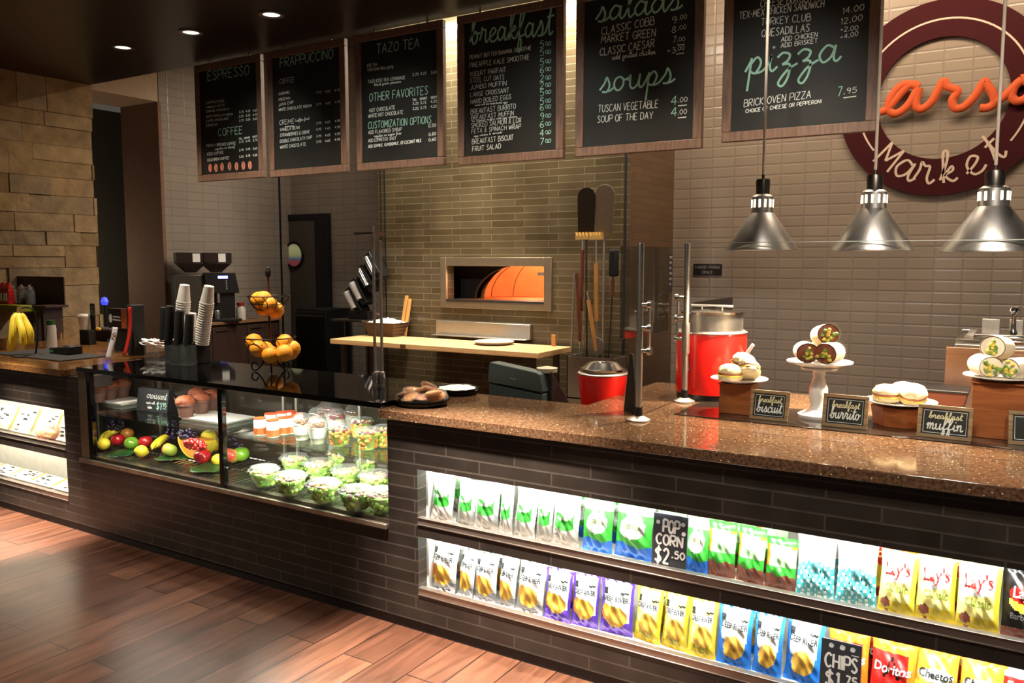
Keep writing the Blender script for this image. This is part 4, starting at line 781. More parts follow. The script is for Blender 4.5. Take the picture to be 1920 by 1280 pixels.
# ------------------------------------------------------------------ breakfast display under the lamps
PZ = CTZ + .004
def plate(label, p, r, grp='white plates of breakfast food'):
    o = MB().lathe([(r * .5, 0), (r * .55, .004), (r, .016), (r, .019), (r * .6, .009), (0, .008)], n=44, cap0=True).build('serving_plate', CERAM); o.location = p; return tag(o, label, 'plate', grp)
def riser(name, label, px0, px1, pyt, pyb, m, sides=4, rz=0, dep=None):
    p = ZP((px0 + px1) / 2, pyb, PZ); s = M_PX(p); hw = (px1 - px0) * s / 2; h = (pyb - pyt) * s * .95; c = Vector((p.x, p.y + hw * .9, PZ))
    if sides == 4:
        t = thing(name, label, 'riser', c, rz); MB().frustum((0, 0, 0), (hw * .88, hw * .8), (hw * .88, hw * .8), h - .006).build('body', m, t, bevel=.002); MB().frustum((0, 0, h - .0055), (hw * .95, hw * .9), (hw * .95, hw * .9), .006).build('lid', m, t, bevel=.001)
        return c + Vector((0, 0, h + .001)), s
    t = thing(name, label, 'riser', c, rz); mb = MB(); mb.lathe([(hw * .92, 0), (hw * 1.05, h)], n=sides, cap0=True, cap1=True); mb.build('body', m, t, smooth=False, bevel=.002)
    for a in range(3): MB().lathe([(hw * (.93 + .12 * (a + .9) / 3.2), h * (a + .9) / 3.2), (hw * (.935 + .12 * (a + .9) / 3.2), h * (a + 1.05) / 3.2)], n=sides).build('band', CRATE, t, smooth=False)
    return c + Vector((0, 0, h + .001)), s
BUN = mat('biscuit_crust', '#ecd6a6', .7, 0, .15, 30, .4, 40); BUNB = mat('toasted_side', '#c08a45', .7, 0, .25, 30, .4, 50); EGG = mat('egg_filling', '#f0cf5a', .5, 0, .2, 40); HAM = mat('sausage_filling', '#8a4a30', .6, 0, .3, 60); GREENF = mat('greens_filling', '#7a9a3a', .6, 0, .4, 60); TORT = mat('flour_tortilla', '#f2e4c6', .65, 0, .12, 14)
def sandwich(label, loc, r, rot, grp):
    t = thing('breakfast_sandwich', label, 'sandwich', loc, 0, grp); t.rotation_euler = rot; wb = lambda k, j: 1 + .035 * sin(k * 1.9 + j)
    MB().lathe([(0, 0), (r * .9, .001), (r, .008), (r * .98, .016), (0, .017)], n=22, wob=wb).build('bottom_half', BUN, t)
    MB().lathe([(0, .017), (r * 1.04, .017), (r * 1.03, .023), (0, .024)], n=16, wob=lambda k, j: 1 + .07 * sin(k * 2.7)).build('egg', EGG, t)
    MB().lathe([(0, .024), (r * 1.0, .024), (r * 1.0, .031), (0, .032)], n=18, wob=wb).build('sausage', HAM, t)
    MB().lathe([(0, .032), (r, .032), (r * 1.02, .042), (r * .8, .058), (r * .4, .066), (0, .067)], n=22, wob=wb).build('top_half', BUN, t); return t
def wrap(label, loc, r, ln, rz, tilt, grp, fill=(HAM, EGG, GREENF)):
    """half a rolled wrap lying down, cut face towards -y before turning"""
    t = thing('burrito_half', label, 'burrito', loc, 0, grp); t.rotation_euler = (tilt, 0, rz); R = []
    prof = [(-ln / 2, 1), (-ln / 4, 1.02), (0, 1.02), (ln / 4, .98), (ln * .42, .8), (ln * .5, .4)]
    MB().rings([[(r * f * cos(a) * 1.05, y, r + r * f * sin(a) * .96) for a in [2 * pi * k / 20 for k in range(20)]] for y, f in prof], 0, False, True).build('tortilla', TORT, t)
    mb = MB(); rnd = random.Random(hash(label) % 99)
    mb.rings([[(r * f * cos(a), -ln / 2 + y, r + r * f * sin(a) * .92) for a in [2 * pi * k / 16 for k in range(16)]] for f, y in ((.97, .004), (.9, .006), (.3, -.003))], 0, False, True); mb.build('filling', fill[0], t)
    mb = MB()
    for i in range(16): a, q = rnd.uniform(0, 6.28), rnd.uniform(.1, .8) * r; mb.ball((q * cos(a), -ln / 2 - .003, r + q * sin(a) * .9), .008, .006, .007, 7, 5, i % 2)
    mb.build('filling_bits', [fill[1], fill[2]], t); return t
top, s = riser('wooden_riser', 'square wooden box under the plate of biscuit sandwiches', 1342, 1409, 717, 777, CRATE)
pl_ = plate('white plate on the square wooden box behind the biscuit sign', top, 53 * s)
sandwich('domed biscuit sandwich lying flat on the farthest white plate', top + Vector((-.03, -.03, .012)), .05, (0, 0, .3), 'biscuit sandwiches')
sandwich('domed biscuit sandwich tipped up on the farthest white plate', top + Vector((.035, .0, .03)), .052, (-.5, .4, 1), 'biscuit sandwiches')
sandwich('biscuit sandwich resting across two others on the farthest plate', top + Vector((-.0, .03, .055)), .048, (.2, -.2, 2), 'biscuit sandwiches')
p = ZP(1525, 783, PZ); s = M_PX(p); H = 104 * s; c = Vector((p.x + .01, p.y + .03, PZ))
t = thing('cake_stand', 'white footed cake stand holding burrito halves', 'cake stand', c)
MB().lathe([(.075, 0), (.078, .012), (.06, .022), (.035, .032), (.028, .05), (.038, .085), (.036, .12), (.022, .165), (.026, .18), (.022, .19), (.03, .2), (.07, H - .03), (.075, H - .02)], n=40, cap0=True).build('pedestal', CERAM, t)
MB().lathe([(.0, H - .022), (.07, H - .02), (59 * s, H), (59 * s, H + .005), (.08, H - .006), (0, H - .008)], n=48).build('plate', CERAM, t)
b = c + Vector((0, 0, H - .004))
wrap('burrito half with cut end facing the counter edge, lowest on the cake stand', b + Vector((-.05, -.035, .006)), .042, .12, radians(22), 0, 'burrito halves on the cake stand')
wrap('burrito half beside another with egg showing on the cake stand', b + Vector((.05, -.03, .006)), .043, .12, radians(-12), 0, 'burrito halves on the cake stand')
wrap('topmost burrito half of the pile on the cake stand', b + Vector((.01, .02, .07)), .043, .12, radians(30), -.15, 'burrito halves on the cake stand')
wrap('burrito half at the back of the cake stand pile', b + Vector((-.0, .06, .006)), .04, .11, radians(80), 0, 'burrito halves on the cake stand')
top, s = riser('wooden_riser', 'low octagonal wooden bowl riser under the muffin sandwich plate', 1630, 1732, 764, 803, CRATE, 8, .3)
plate('white plate on the octagonal wooden riser', top, 64 * s)
sandwich('white muffin sandwich lying on the octagonal riser plate', top + Vector((-.05, -.01, .012)), .05, (0, 0, .4), 'muffin sandwiches')
sandwich('white muffin sandwich overlapping the other on the octagonal riser plate', top + Vector((.04, .0, .02)), .05, (.15, -.3, 1.4), 'muffin sandwiches')
sandwich('muffin sandwich at the back of the octagonal riser plate', top + Vector((-.0, .065, .016)), .046, (-.2, .1, 2.2), 'muffin sandwiches')
top, s = riser('wooden_riser', 'tall wooden box under the brightest lamp with a plate of wraps', 1818, 1917, 712, 824, CRATE)
plate('white plate on the tall wooden box', top, 63 * s)
wrap('white spinach wrap half lying on the tall box plate', top + Vector((-.055, -.01, .014)), .04, .13, radians(25), 0, 'wraps on the tall box', (TORT, GREENF, EGG))
wrap('white spinach wrap half on top of the tall box pile', top + Vector((-.01, .02, .075)), .042, .12, radians(-20), -.1, 'wraps on the tall box', (TORT, GREENF, EGG))
wrap('white spinach wrap half lying nearest the frame edge on the tall box', top + Vector((.06, -.02, .014)), .038, .12, radians(-35), 0, 'wraps on the tall box', (TORT, GREENF, EGG))
SIGNF = wood_mat('sign_frame_wood', '#7a6040', '#a08660', 0, 3, .5); CHY = mat('cream_chalk', '#d9d6a8', .8)
def easel(label, px0, px1, pyt, pyb, words, rz):
    p = ZP((px0 + px1) / 2, pyb, PZ); s = M_PX(p); W = (px1 - px0) * s / 2 / cos(.35 + rz) * .97; H = (pyb - pyt) * s * .98
    t = thing('tabletop_sign', label, 'sign', (p.x, p.y + .012, PZ), rz, 'framed tabletop chalk signs'); fw = .014; th = radians(-13)
    T = Matrix.Rotation(th, 4, 'X')
    mb = MB(); mb.T = T; mb.box(-W, W, 0, .012, 0, fw).box(-W, W, 0, .012, H - fw, H).box(-W, -W + fw, 0, .012, fw, H - fw).box(W - fw, W, 0, .012, fw, H - fw); mb.build('frame', SIGNF, t, bevel=.002)
    mb = MB(); mb.T = T; mb.box(-W + fw - .002, W - fw + .002, .004, .010, fw - .002, H - fw + .002); cp = mb.build('chalk_panel', CHALK, t, smooth=False)
    mb = MB(); mb.T = T; mb.prism([(.0125, 0), (.0125, H * .8), (.06, -.012)], -.02, .02, ax=0); mb.v = mb.v; mb.build('easel_leg', BLACK, t, smooth=False)
    fn = lambda x, z: (x, .0034, z); mb = MB(); mb.T = T; i = fw + .006
    mb.stroke([(-W + i, i), (W - i, i), (W - i, H - i), (-W + i, H - i), (-W + i, i)], .0018, fn)
    if words: write(mb, words[1], -W * .66, W * .66, H * .27, H * .36, .0042, fn, slant=.1)
    mb.build('lettering', CHW, cp, smooth=False, fix=False)
    if words: mb = MB(); mb.T = T; write(mb, words[0], -W * .6, W * .62, H * .6, H * .2, .003, fn, slant=.1); mb.build('small_lettering', CHY, cp, smooth=False, fix=False)
    return t
easel('framed chalk sign reading breakfast biscuit', 1403, 1473, 731, 789, ('breakfast', 'biscuit'), -.02)
easel('framed chalk sign reading breakfast burrito', 1541, 1620, 739, 803, ('breakfast', 'burrito'), -.02)
easel('framed chalk sign reading breakfast muffin', 1722, 1814, 760, 824, ('breakfast', 'muffin'), -.06)
easel('framed chalk sign cut off by the picture edge in front of the tall box', 1902, 1990, 772, 838, None, .15)
p = ZP(1757, 765, CTZ); o = MB().frustum((0, 0, 0), (.1, .09), (.115, .1), .075).build('brown_tub', mat('brown_plastic', '#4a2414', .4), bevel=.004); o.location = (p.x, p.y + .1, CTZ); tag(o, 'dark brown plastic tub behind the octagonal riser', 'tub'); MB().frustum((0, 0, .07), (.118, .103), (.118, .103), .01).build('rim', BLACK, o, bevel=.002)
# stainless hot well unit further back
ys = 4.3; a = YP(1774, 650, ys); b = YP(1770, 772, ys); s = M_PX(a)
t = thing('steam_well', 'stainless hot food well with tall front panel and tap handles', 'steam table', (a.x, ys, 0))
LITST = mat('pink_lit_steel', '#c9a38c', .3, .8, .08, 6)  # pinkish light on the front panel is mixed into this steel colour
MB().box(0, .75, 0, .012, .3, a.z).box(0, .75, -.006, .0, a.z - .03, a.z).build('front_panel', LITST, t, bevel=.002)
MB().box(.03, .75, .06, .62, 0, a.z + .01).build('body', STEEL, t, bevel=.004)
zr = a.z + .03
MB().box(.03, .75, .1, .13, a.z + .01, zr).box(.03, .06, .13, .6, a.z + .01, zr).box(.03, .75, .57, .62, a.z + .01, zr + .012).build('rail', CHROME, t, bevel=.002)
MB().box(.1, .36, .2, .5, a.z + .01, zr + .02).box(.42, .75, .2, .5, a.z + .01, zr + .02).build('well_lid', CHROME, t, bevel=.01)
MB().lathe([(.02, 0), (.012, .02), (.009, .08), (.016, .1), (.024, .11), (.018, .125), (0, .13)], (.26, .34, zr + .018), 20).build('tap_handle', CHROME, t)
MB().lathe([(.02, 0), (.012, .02), (.009, .08), (.016, .1), (.024, .11), (.018, .125), (0, .13)], (.44, .34, zr + .018), 20).build('tap_handle', CHROME, t)
MB().box(.12, .2, .56, .6, zr + .01, zr + .07).box(.24, .3, .56, .6, zr + .01, zr + .07).build('control_tab', STEEL, t, bevel=.002)
# ------------------------------------------------------------------ back of house at left: espresso machine, cup cart, cabinets
DWOOD = wood_mat('dark_cabinet_wood', '#2a1a12', '#3b261a', 2, 1.5, .5); SLAB = wood_mat('brown_slab', '#6a4a32', '#8a6648', 1, 1, .35)
p = XP(478, 597, -7.2)
t = thing('back_cabinet', 'dark wood back cabinet with brown top along the left tile wall', 'cabinet', (-7.52, 6.3, 0)); hz = .96
MB().box(-.31, .30, -.62, .34, 0, hz - .03).build('body', DWOOD, t, bevel=.003); MB().box(-.32, .33, -.64, .35, hz - .03, hz).build('worktop', SLAB, t, bevel=.003)
for yy in (-.6, -.14): MB().box(.30, .312, yy + .01, yy + .44, .1, hz - .06).build('door', DWOOD, t, bevel=.003); MB().box(.312, .325, yy + .05, yy + .2, hz - .1, hz - .09).build('handle', DSTEEL, [q for q in t.children if q.name.startswith('door')][-1], bevel=.002)
p = XP(388, 590, -7.45); s = M_PX(p)
t = thing('espresso_machine', 'black espresso machine with two labelled bean hoppers against the tile wall', 'coffee machine', (-7.5, p.y, hz), radians(62))
DKB = mat('dark_brown_plastic', '#241611', .35)
MB().box(-.3, .0, -.16, .2, 0, .50).build('grey_side_body', mat('machine_grey', '#39352c', .4), t, bevel=.01); MB().box(.0, .3, -.15, .2, 0, .5).build('body', BLACK, t, bevel=.01)
fh = MB().prism([(-.0, .30), (-.02, .52), (.30, .52), (.34, .30)], -.2, -.14, ax=1).build('front_head', BLACK, t, bevel=.006)
MB().box(.12, .22, -.206, -.2, .455, .485).build('display', mat('lcd_screen', '#7f8fff', .3, emit=3), fh, smooth=False)
mb = MB()
for k in range(5): mb.box(.2, .212, -.206, -.2, .34 + k * .022, .35 + k * .022)
mb.build('buttons', mat('button_dots', '#b9b9c4', .5), fh, smooth=False)
for x in (-.12, .14):
    hp = MB().frustum((x, 0, .52), (.05, .05), (.15, .1), .10).frustum((x, 0, .62), (.15, .1), (.15, .1), .11).build('hopper', DKB, t, bevel=.004); MB().box(x + .01, x + .085, -.106, -.1, .63, .72).build('hopper_label', WHITE, hp, smooth=False)
MB().box(-.02, .34, -.28, -.14, 0, .03).build('drip_tray', BLACK, t, bevel=.003); MB().tube([(.12, -.18, .3), (.12, -.18, .2)], .02, 10).build('spout', STEEL, t)
MB().lathe([(.03, 0), (.035, .08), (.03, .09)], (.1, -.2, .031), 16, cap0=True).build('cup', mat('steel_pitcher', '#b8b8b4', .25, .9), t)
p = XP(452, 592, -7.3)
o = MB().lathe([(.05, 0), (.05, .12), (.03, .15), (.03, .16)], n=18, cap0=True).build('sauce_jar', mat('frosted_jar', '#b8b0a4', .3)); o.location = (-7.3, p.y, hz); tag(o, 'pale jar with red lid on the back cabinet beside the espresso machine', 'jar'); MB().lathe([(.04, .155), (.04, .185), (0, .188)], n=18).build('lid', mat('red_lid', '#8a2018', .4), o)
o = MB().lathe([(.06, 0), (.065, .1), (.06, .2), (.045, .26), (.05, .28)], n=20, cap0=True).build('glass_pitcher', ACRYL); q = XP(474, 590, -7.28); o.location = (-7.28, q.y, hz); tag(o, 'clear pitcher with black handle on the back cabinet', 'pitcher'); MB().tube([(.06, 0, .25), (.11, 0, .24), (.11, 0, .12), (.065, 0, .08)], .009, 8).build('handle', BLACK, o)
# low black refrigerator near the service door
a = YP(556, 578, 7.0); b = YP(612, 578, 7.0)
t = thing('undercounter_fridge', 'low black cabinet in front of the service door', 'cabinet', ((a.x + b.x) / 2, 7.0, 0)); W = (b.x - a.x) / 2
MB().box(-W, W, 0, .4, .06, a.z).build('body', BLACKM, t, bevel=.004); MB().box(-W, W, -.02, 0, .08, a.z - .03).build('door', BLACK, t, bevel=.004); MB().box(-W + .02, W - .02, -.045, -.025, a.z - .09, a.z - .07).build('handle', DSTEEL, t, bevel=.003)
# cup dispenser on a steel cart
yc = 6.2; a = YP(640, 596, yc); b = YP(698, 596, yc)
t = thing('steel_cart', 'narrow steel stand under the black cup dispenser by the prep table', 'stand', ((a.x + b.x) / 2, yc, 0)); W = (b.x - a.x) / 2
MB().box(-W, W, -.15, .2, a.z - .02, a.z).build('top', DSTEEL, t, bevel=.002)
for sx in (-1, 1): MB().box(sx * W * .7 - .012, sx * W * .7 + .012, -.02, .02, 0, a.z - .02).build('leg', DSTEEL, t, smooth=False)
MB().box(-W * .9, W * .9, -.12, .17, .35, .37).build('shelf', DSTEEL, t, bevel=.002)
def slots(t, n, step, rise, r, ln, tilt, mb_m=BLACK):
    for k in range(n):
        mb = MB(); mb.T = Matrix.Translation((k * step, 0, k * rise)) @ Matrix.Rotation(tilt, 4, 'Y'); mb.lathe([(r, 0), (r, ln), (r * .86, ln), (r * .86, .01)], n=20, cap0=True); mb.build('holder_tube', mb_m, t)
c0 = YP(672, 590, yc); t = thing('cup_dispenser', 'black stepped cup and lid dispenser tilted in a fan of slots on the steel stand', 'cup dispenser', (c0.x, yc + .02, a.z))
s = M_PX(c0)
for k, (px, py) in enumerate(((666, 562), (676, 545), (690, 520), (702, 498))):
    q = YP(px, py, yc) - Vector((c0.x, yc, a.z)); mb = MB(); mb.T = Matrix.Translation((q.x, 0, q.z)) @ Matrix.Rotation(radians(-32), 4, 'Y'); mb.box(-.03, .05, -.07, .07, -.15, .13); mb.build('slot', BLACK, t, bevel=.006)
    mb = MB(); mb.T = Matrix.Translation((q.x, 0, q.z)) @ Matrix.Rotation(radians(-32), 4, 'Y'); mb.lathe([(.028, -.09), (.034, .06), (.034, .10), (.0, .11)], (-.012, -.075, 0), 14); mb.build('cups', (mat('grey_cup', '#b9b6b4', .4), CHROME)[k // 2], t)
MB().box(-.1, .16, -.06, .06, 0, .08).build('base', BLACK, t, bevel=.004)
# chrome posts standing on the far edge of the display case top
for px, lb in ((704, 'slim chrome post with flat cap on the case top, nearer the fruit basket'), (717, 'slim chrome post on the case top, nearer the cookie tray')):
    p = ZP(px, 724, CASEZ); s = M_PX(p); H = (724 - (438 if px < 710 else 452)) * s
    t = thing('case_post', lb, 'post', p, 0, 'chrome posts on the display case')
    MB().lathe([(.012, 0), (.012, .07), (.0075, .075), (.0075, H)], n=14, cap0=True, cap1=True).build('tube', STEEL, t)
    MB().lathe([(.016, .02), (.016, .065)], n=14, cap0=True, cap1=True).build('foot_clamp', CHROME, t)
    if px < 710: MB().prism([(-.07, H - .012), (.03, H - .012), (.045, H), (-.085, H)], -.05, .05, ax=1).build('cap_plate', DSTEEL, t, bevel=.002); MB().lathe([(.008, H), (.008, H + .03), (0, H + .033)], n=12).build('tip', CHROME, t)
    else: MB().box(-.03, -.014, -.012, .012, .01, .08).build('bracket', CHROME, t, bevel=.001)

# ------------------------------------------------------------------ wire fruit basket on the case top
IRON = mat('black_iron', '#15110f', .45, .5)
p = ZP(508, 697, CASEZ); s = M_PX(p); Zr = lambda y: (697 - y) * s
t = thing('fruit_basket', 'two tier black wire fruit basket of oranges on the display case', 'fruit basket', p)
def wire_bowl(zr, zb, R, r0):
    mb = MB(); n = 12
    mb.tube([(R * cos(2 * pi * k / 40), R * sin(2 * pi * k / 40), zr) for k in range(40)], .0035, 6, closed=True); mb.tube([(r0 * cos(2 * pi * k / 24), r0 * sin(2 * pi * k / 24), zb) for k in range(24)], .003, 6, closed=True)
    mb.tube([(R * .86 * cos(2 * pi * k / 40), R * .86 * sin(2 * pi * k / 40), zb + (zr - zb) * .45) for k in range(40)], .002, 5, closed=True)
    for k in range(n):
        a = 2 * pi * k / n; P = []
        for j in range(7): u = j / 6; rr = r0 + (R - r0) * (u ** .6); P.append((rr * cos(a + .25 * sin(pi * u)), rr * sin(a + .25 * sin(pi * u)), zb + (zr - zb) * u ** 1.4))
        mb.tube(P, .0022, 5)
        mb.tube([(r0 * .1 * cos(a), r0 * .1 * sin(a), zb), (r0 * cos(a), r0 * sin(a), zb)], .002, 5)
    return mb
wire_bowl(Zr(632), Zr(660), 47 * s, 20 * s).build('lower_bowl', IRON, t); wire_bowl(Zr(555), Zr(581), 38 * s, 17 * s).build('upper_bowl', IRON, t)
MB().tube([(0, 0, Zr(672)), (0, 0, Zr(520))], .006, 10).build('pole', mat('rusty_iron', '#4a1c12', .5, .3), t)
MB().ball((0, 0, Zr(512)), .016, .016, .03, 12, 10, f=lambda d: 1 + .12 * sin(9 * d.z)).build('finial', IRON, t)
for k in range(3):
    a = radians(200 + 120 * k); P = [(.01 * cos(a), .01 * sin(a), Zr(660)), (.03 * cos(a), .03 * sin(a), Zr(668)), (.05 * cos(a), .05 * sin(a), Zr(682)), (.085 * cos(a), .085 * sin(a), .008), (.11 * cos(a), .11 * sin(a), .012), (.115 * cos(a), .115 * sin(a), .04), (.09 * cos(a), .09 * sin(a), .05), (.075 * cos(a), .075 * sin(a), .03)]
    mb = MB(); mb.tube(crom(P, 4), .0045, 6); mb.build('scroll_foot', IRON, t)
ORNG = mat('orange_peel', '#f09c1e', .45, 0, .12, 18, .35, 220); STEMG = mat('stem_green', '#4a5a20', .7)
def fruit(name, label, cat, m, grp, f, r, sz=1, stem=None):
    o = MB().ball((0, 0, r * sz), r, r, r * sz, 22, 16, f=f).build(name, m, ang=60); tag(o, label, cat, grp)
    if stem: MB().tube([(0, 0, r * sz * stem), (.002, 0, r * sz * (stem + .14)), (.005, 0, r * sz * (stem + .3))], .0016, 5).build('stem', mat('fruit_stem', '#3a2a14', .7), o)
    return o
rO = 15.5 * s; org = fruit('orange', 'orange heaped in the upper bowl of the wire basket', 'orange', ORNG, 'oranges in the upper bowl', None, rO, .97)
MB().ball((0, 0, rO * 1.93), .004, .004, .002, 6, 4).build('navel', STEMG, org)
up = [(-.062, -.03, 0), (.0, -.06, 0), (.062, -.02, 0), (.045, .045, 0), (-.035, .05, 0), (-.01, -.0, .055)]; lo = [(-.09, -.04, .0), (-.03, -.085, -.002), (.04, -.08, 0), (.095, -.03, .0), (.085, .045, 0), (.02, .085, 0), (-.06, .06, 0), (-.005, -.01, .04), (.05, .01, .042)]
fl = p + Vector((0, 0, Zr(581) + .012)); k0 = 38 * s / .118
for i, (x, y, z) in enumerate(up):
    o = org if i == 0 else copy_tree(org); o.location = fl + Vector((x * k0 * .86, y * k0 * .86, z)); o.rotation_euler = (i, .4 * i, i * 2)
fl = p + Vector((0, 0, Zr(660) + .010))
for i, (x, y, z) in enumerate(lo): copy_tree(org, fl + Vector((x * k0, y * k0, z)), (i, .5 * i, i), 'orange heaped in the lower bowl of the wire basket', 'oranges in the lower bowl', 1.04)

# ------------------------------------------------------------------ things on the case top, near the left worktop
def on_case(px, py): return ZP(px, py, CASEZ)
p = on_case(318, 683); s = M_PX(p)
t = thing('cup_holder', 'black slanted cup holder with four open tubes on the case top', 'cup holder', p)
TILT = radians(15); yy = .09
HOLD = ((283, 578, 277, 640), (298, 575, 289, 640), (326, 583, 317, 645), (352, 589, 344, 650))
for i, (xt, yt_, xb, yb) in enumerate(HOLD):
    a = Vector(((xt - 318) * s, yy - .03 + i * .004, (683 - yt_) * s)); b = Vector(((xb - 318) * s, yy - .03 + i * .004, (683 - yb) * s)); mb = MB(); mb.tube([b, a - (a - b).normalized() * .02, a], [8 * s, 8 * s, 7 * s], 16); mb.build('holder_tube', BLACKM, t)
MB().box(-45 * s, 42 * s, yy - .02, yy + .1, 0, .13).build('base', BLACKM, t, bevel=.004)
MB().box(24 * s, 26.5 * s, yy - .032, yy - .03, (683 - 605) * s, (683 - 592) * s).build('sticker', WHITE, t, smooth=False)
CUPW = mat('white_paper_cup', '#e8e4de', .55)
cup = MB().lathe([(.0, .002), (.028, 0), (.04, .1), (.0425, .101), (.0425, .106), (.0395, .106), (.027, .004)], n=24).build('paper_cup', CUPW)
tag(cup, 'white paper cup nested in a leaning stack', 'paper cup', 'white paper cups in leaning stacks')
first = True
for (xt, yt_, xb, yb, n, lb) in ((318, 537, 300, 640, 17, 'white paper cup nested in the leaning stack nearest the brown jamb'), (388, 538, 361, 645, 18, 'white paper cup nested in the leaning stack nearest the espresso machine'), (338, 590, 328, 650, 7, 'white paper cup nested in the short stack between the black tubes')):
    a = p + Vector(((xt - 318) * s, yy + .035, (683 - yt_) * s)); b = p + Vector(((xb - 318) * s, yy + .035, (683 - yb) * s)); d = a - b; ang = math.atan2(d.x, d.z); L_ = d.length - .1; sc = 1.0 if n > 8 else .75
    for k in range(n):
        o = cup if first else copy_tree(cup); first = False; o['label'] = lb; o['group'] = 'paper cups of ' + lb.split('in the ')[1]
        q = b + d.normalized() * (L_ * k / (n - 1) + .106); o.rotation_euler = (pi, 0, 0); o.rotation_euler = Matrix.Rotation(ang, 3, 'Y').to_euler(); o.rotation_mode = 'XYZ'
        M3 = Matrix.Rotation(ang, 3, 'Y') @ Matrix.Rotation(pi, 3, 'X'); o.rotation_euler = M3.to_euler(); o.location = q; o.scale = (sc,) * 3
def abin(label, px0, px1, pyt, pyb, dep):
    a = on_case((px0 + px1) / 2, pyb); s = M_PX(a); w = (px1 - px0) * s / 2; h = (pyb - pyt) * s
    mb = MB().box(-w, w, 0, .004, 0, h).box(-w, w, dep - .004, dep, 0, h).box(-w, -w + .004, 0, dep, 0, h).box(w - .004, w, 0, dep, 0, h).box(-w, w, 0, dep, 0, .004)
    o = mb.build('acrylic_bin', ACRYL, smooth=False); o.location = a; tag(o, label, 'bin', 'clear acrylic bins on the case'); return o
abin('clear acrylic bin holding white plastic spoons', 262, 308, 648, 681, .075); ab = abin('empty clear acrylic bin nearest the case edge', 310, 358, 648, 686, .075)
SPOON = mat('white_plastic', '#d8d8da', .35); rnd = random.Random(4); p = on_case(285, 668); s = M_PX(p)
def spoon():
    mb = MB(); mb.grid(lambda u, v: ((u - .5) * (.034 * sin(pi * min(1, .12 + v * 2.2)) ** .5 if v < .42 else .011), v * .17, .004 * sin(pi * u) + .012 * (1 - sin(pi * min(1, v / .42))) * (v < .42)), 6, 18); return mb.build('plastic_spoon', SPOON, solid=.0015)
sp = tag(spoon(), 'white plastic spoon jutting from the acrylic bin', 'spoon', 'white plastic spoons in the bin')
for i in range(9):
    o = sp if i == 0 else copy_tree(sp); a = p + Vector((-.10 + .014 * i - .05 * (i % 2), -.02 + .009 * (i % 4), .075 + .012 * (i % 3))); o.location = a; o.rotation_euler = (radians(-8 + 5 * (i % 3)), radians(10 * (i % 3 - 1)), radians(-62 + 9 * (i % 5)))
p = on_case(205, 676); s = M_PX(p)
t = thing('receipt_holder', 'clear acrylic stand with a curled white paper strip', 'receipt holder', p)
MB().box(-.06, -.01, .03, .033, 0, .13).build('stand', ACRYL, t, smooth=False)
mb = MB(); mb.grid(lambda u, v: (-.045 + .085 * sin(v * 1.35) + (u - .5) * .055, .02 + .005 * v, .002 + .205 * v ** .8), 2, 16); mb.build('paper_strip', mat('receipt_paper', '#eceaf2', .6), t, solid=.001)
mb = MB(); mb.grid(lambda u, v: (-.045 + .085 * sin((.55 + .25 * v) * 1.35) + (u - .5) * .045, .0185 + .005 * (.55 + .25 * v), .002 + .205 * (.55 + .25 * v) ** .8), 6, 6, mf=lambda u, v: int((sin(u * 30) * sin(v * 22)) > .2)); mb.build('print', [mat('print_brown', '#8a5a40', .7), mat('receipt_paper', '#eceaf2', .6)], t, smooth=False)
p = on_case(238, 668); s = M_PX(p)
mb = MB(); mb.grid(lambda u, v: (.0 + .075 * v ** .8 + (u - .5) * .03, -.02 + .02 * sin(3 * v), .01 + .36 * v - .05 * v * v), 3, 16); o = mb.build('red_strap', mat('red_ribbon', '#c8281c', .5), solid=.004); o.location = p; tag(o, 'red strap hanging in a curve over the black holder', 'strap')
o = MB().box(-.035, .03, .03, .12, 0, .33).build('card_stand', BLACKM, bevel=.006); o.location = p; tag(o, 'black upright stand behind the red strap', 'stand')
# gift card box with an orange picture
p = ZP(208, 622, CASEZ + .1); p = on_case(222, 655); s = M_PX(p)
t = thing('gift_card_box', 'black and orange gift card box lying on a stand', 'box', (p.x - .06, p.y + .06, CTZ))
MB().box(-.14, .1, .0, .06, .16, .30).build('carton', mat('brown_black_card', '#1d100c', .4), t, bevel=.004); MB().box(.02, .098, -.002, 0, .163, .298).build('orange_picture', mat('orange_print', '#d8703a', .4, 0, .5, 30), t, smooth=False)
mb = MB(); fg = lambda x, z: (x, -.0022, z); mb.poly([fg(-.105 + .02 * cos(k), .23 + .032 * sin(k)) for k in [2 * pi * i / 14 for i in range(14)]]); mb.build('logo_mark', WHITE, t, smooth=False, fix=False); mb = MB(); mb.poly([fg(*c) for c in ((-.075, .248), (.01, .245), (.01, .236), (-.075, .238))]); mb.poly([fg(*c) for c in ((-.078, .226), (.012, .224), (.012, .214), (-.078, .216))]); mb.build('print_lines', WHITE, t, smooth=False, fix=False)
MB().box(-.1, .08, .01, .06, 0, .16).build('stand', BLACKM, t, bevel=.003)
p = XP(196, 565, -6.6)
t = thing('blue_lamp', 'small blue glowing light on a thin stick by the stone wall', 'lamp', (-6.6, p.y, 0))
MB().lathe([(.02, p.z - .03), (.032, p.z), (.02, p.z + .03), (0, p.z + .04)], n=16, cap0=True).build('bulb', mat('blue_glow', '#3a46ff', .3, emit=.9), t); MB().tube([(0, 0, .9), (0, 0, p.z - .02)], .008, 8).build('stick', BLACK, t); MB().box(-.12, .12, -.12, .12, 0, .9).build('stand', BLACKM, t, bevel=.006)
light('blue_glow', 'POINT', (-6.6, p.y - .05, p.z + .1), .25, (.2, .25, 1), size=.03)

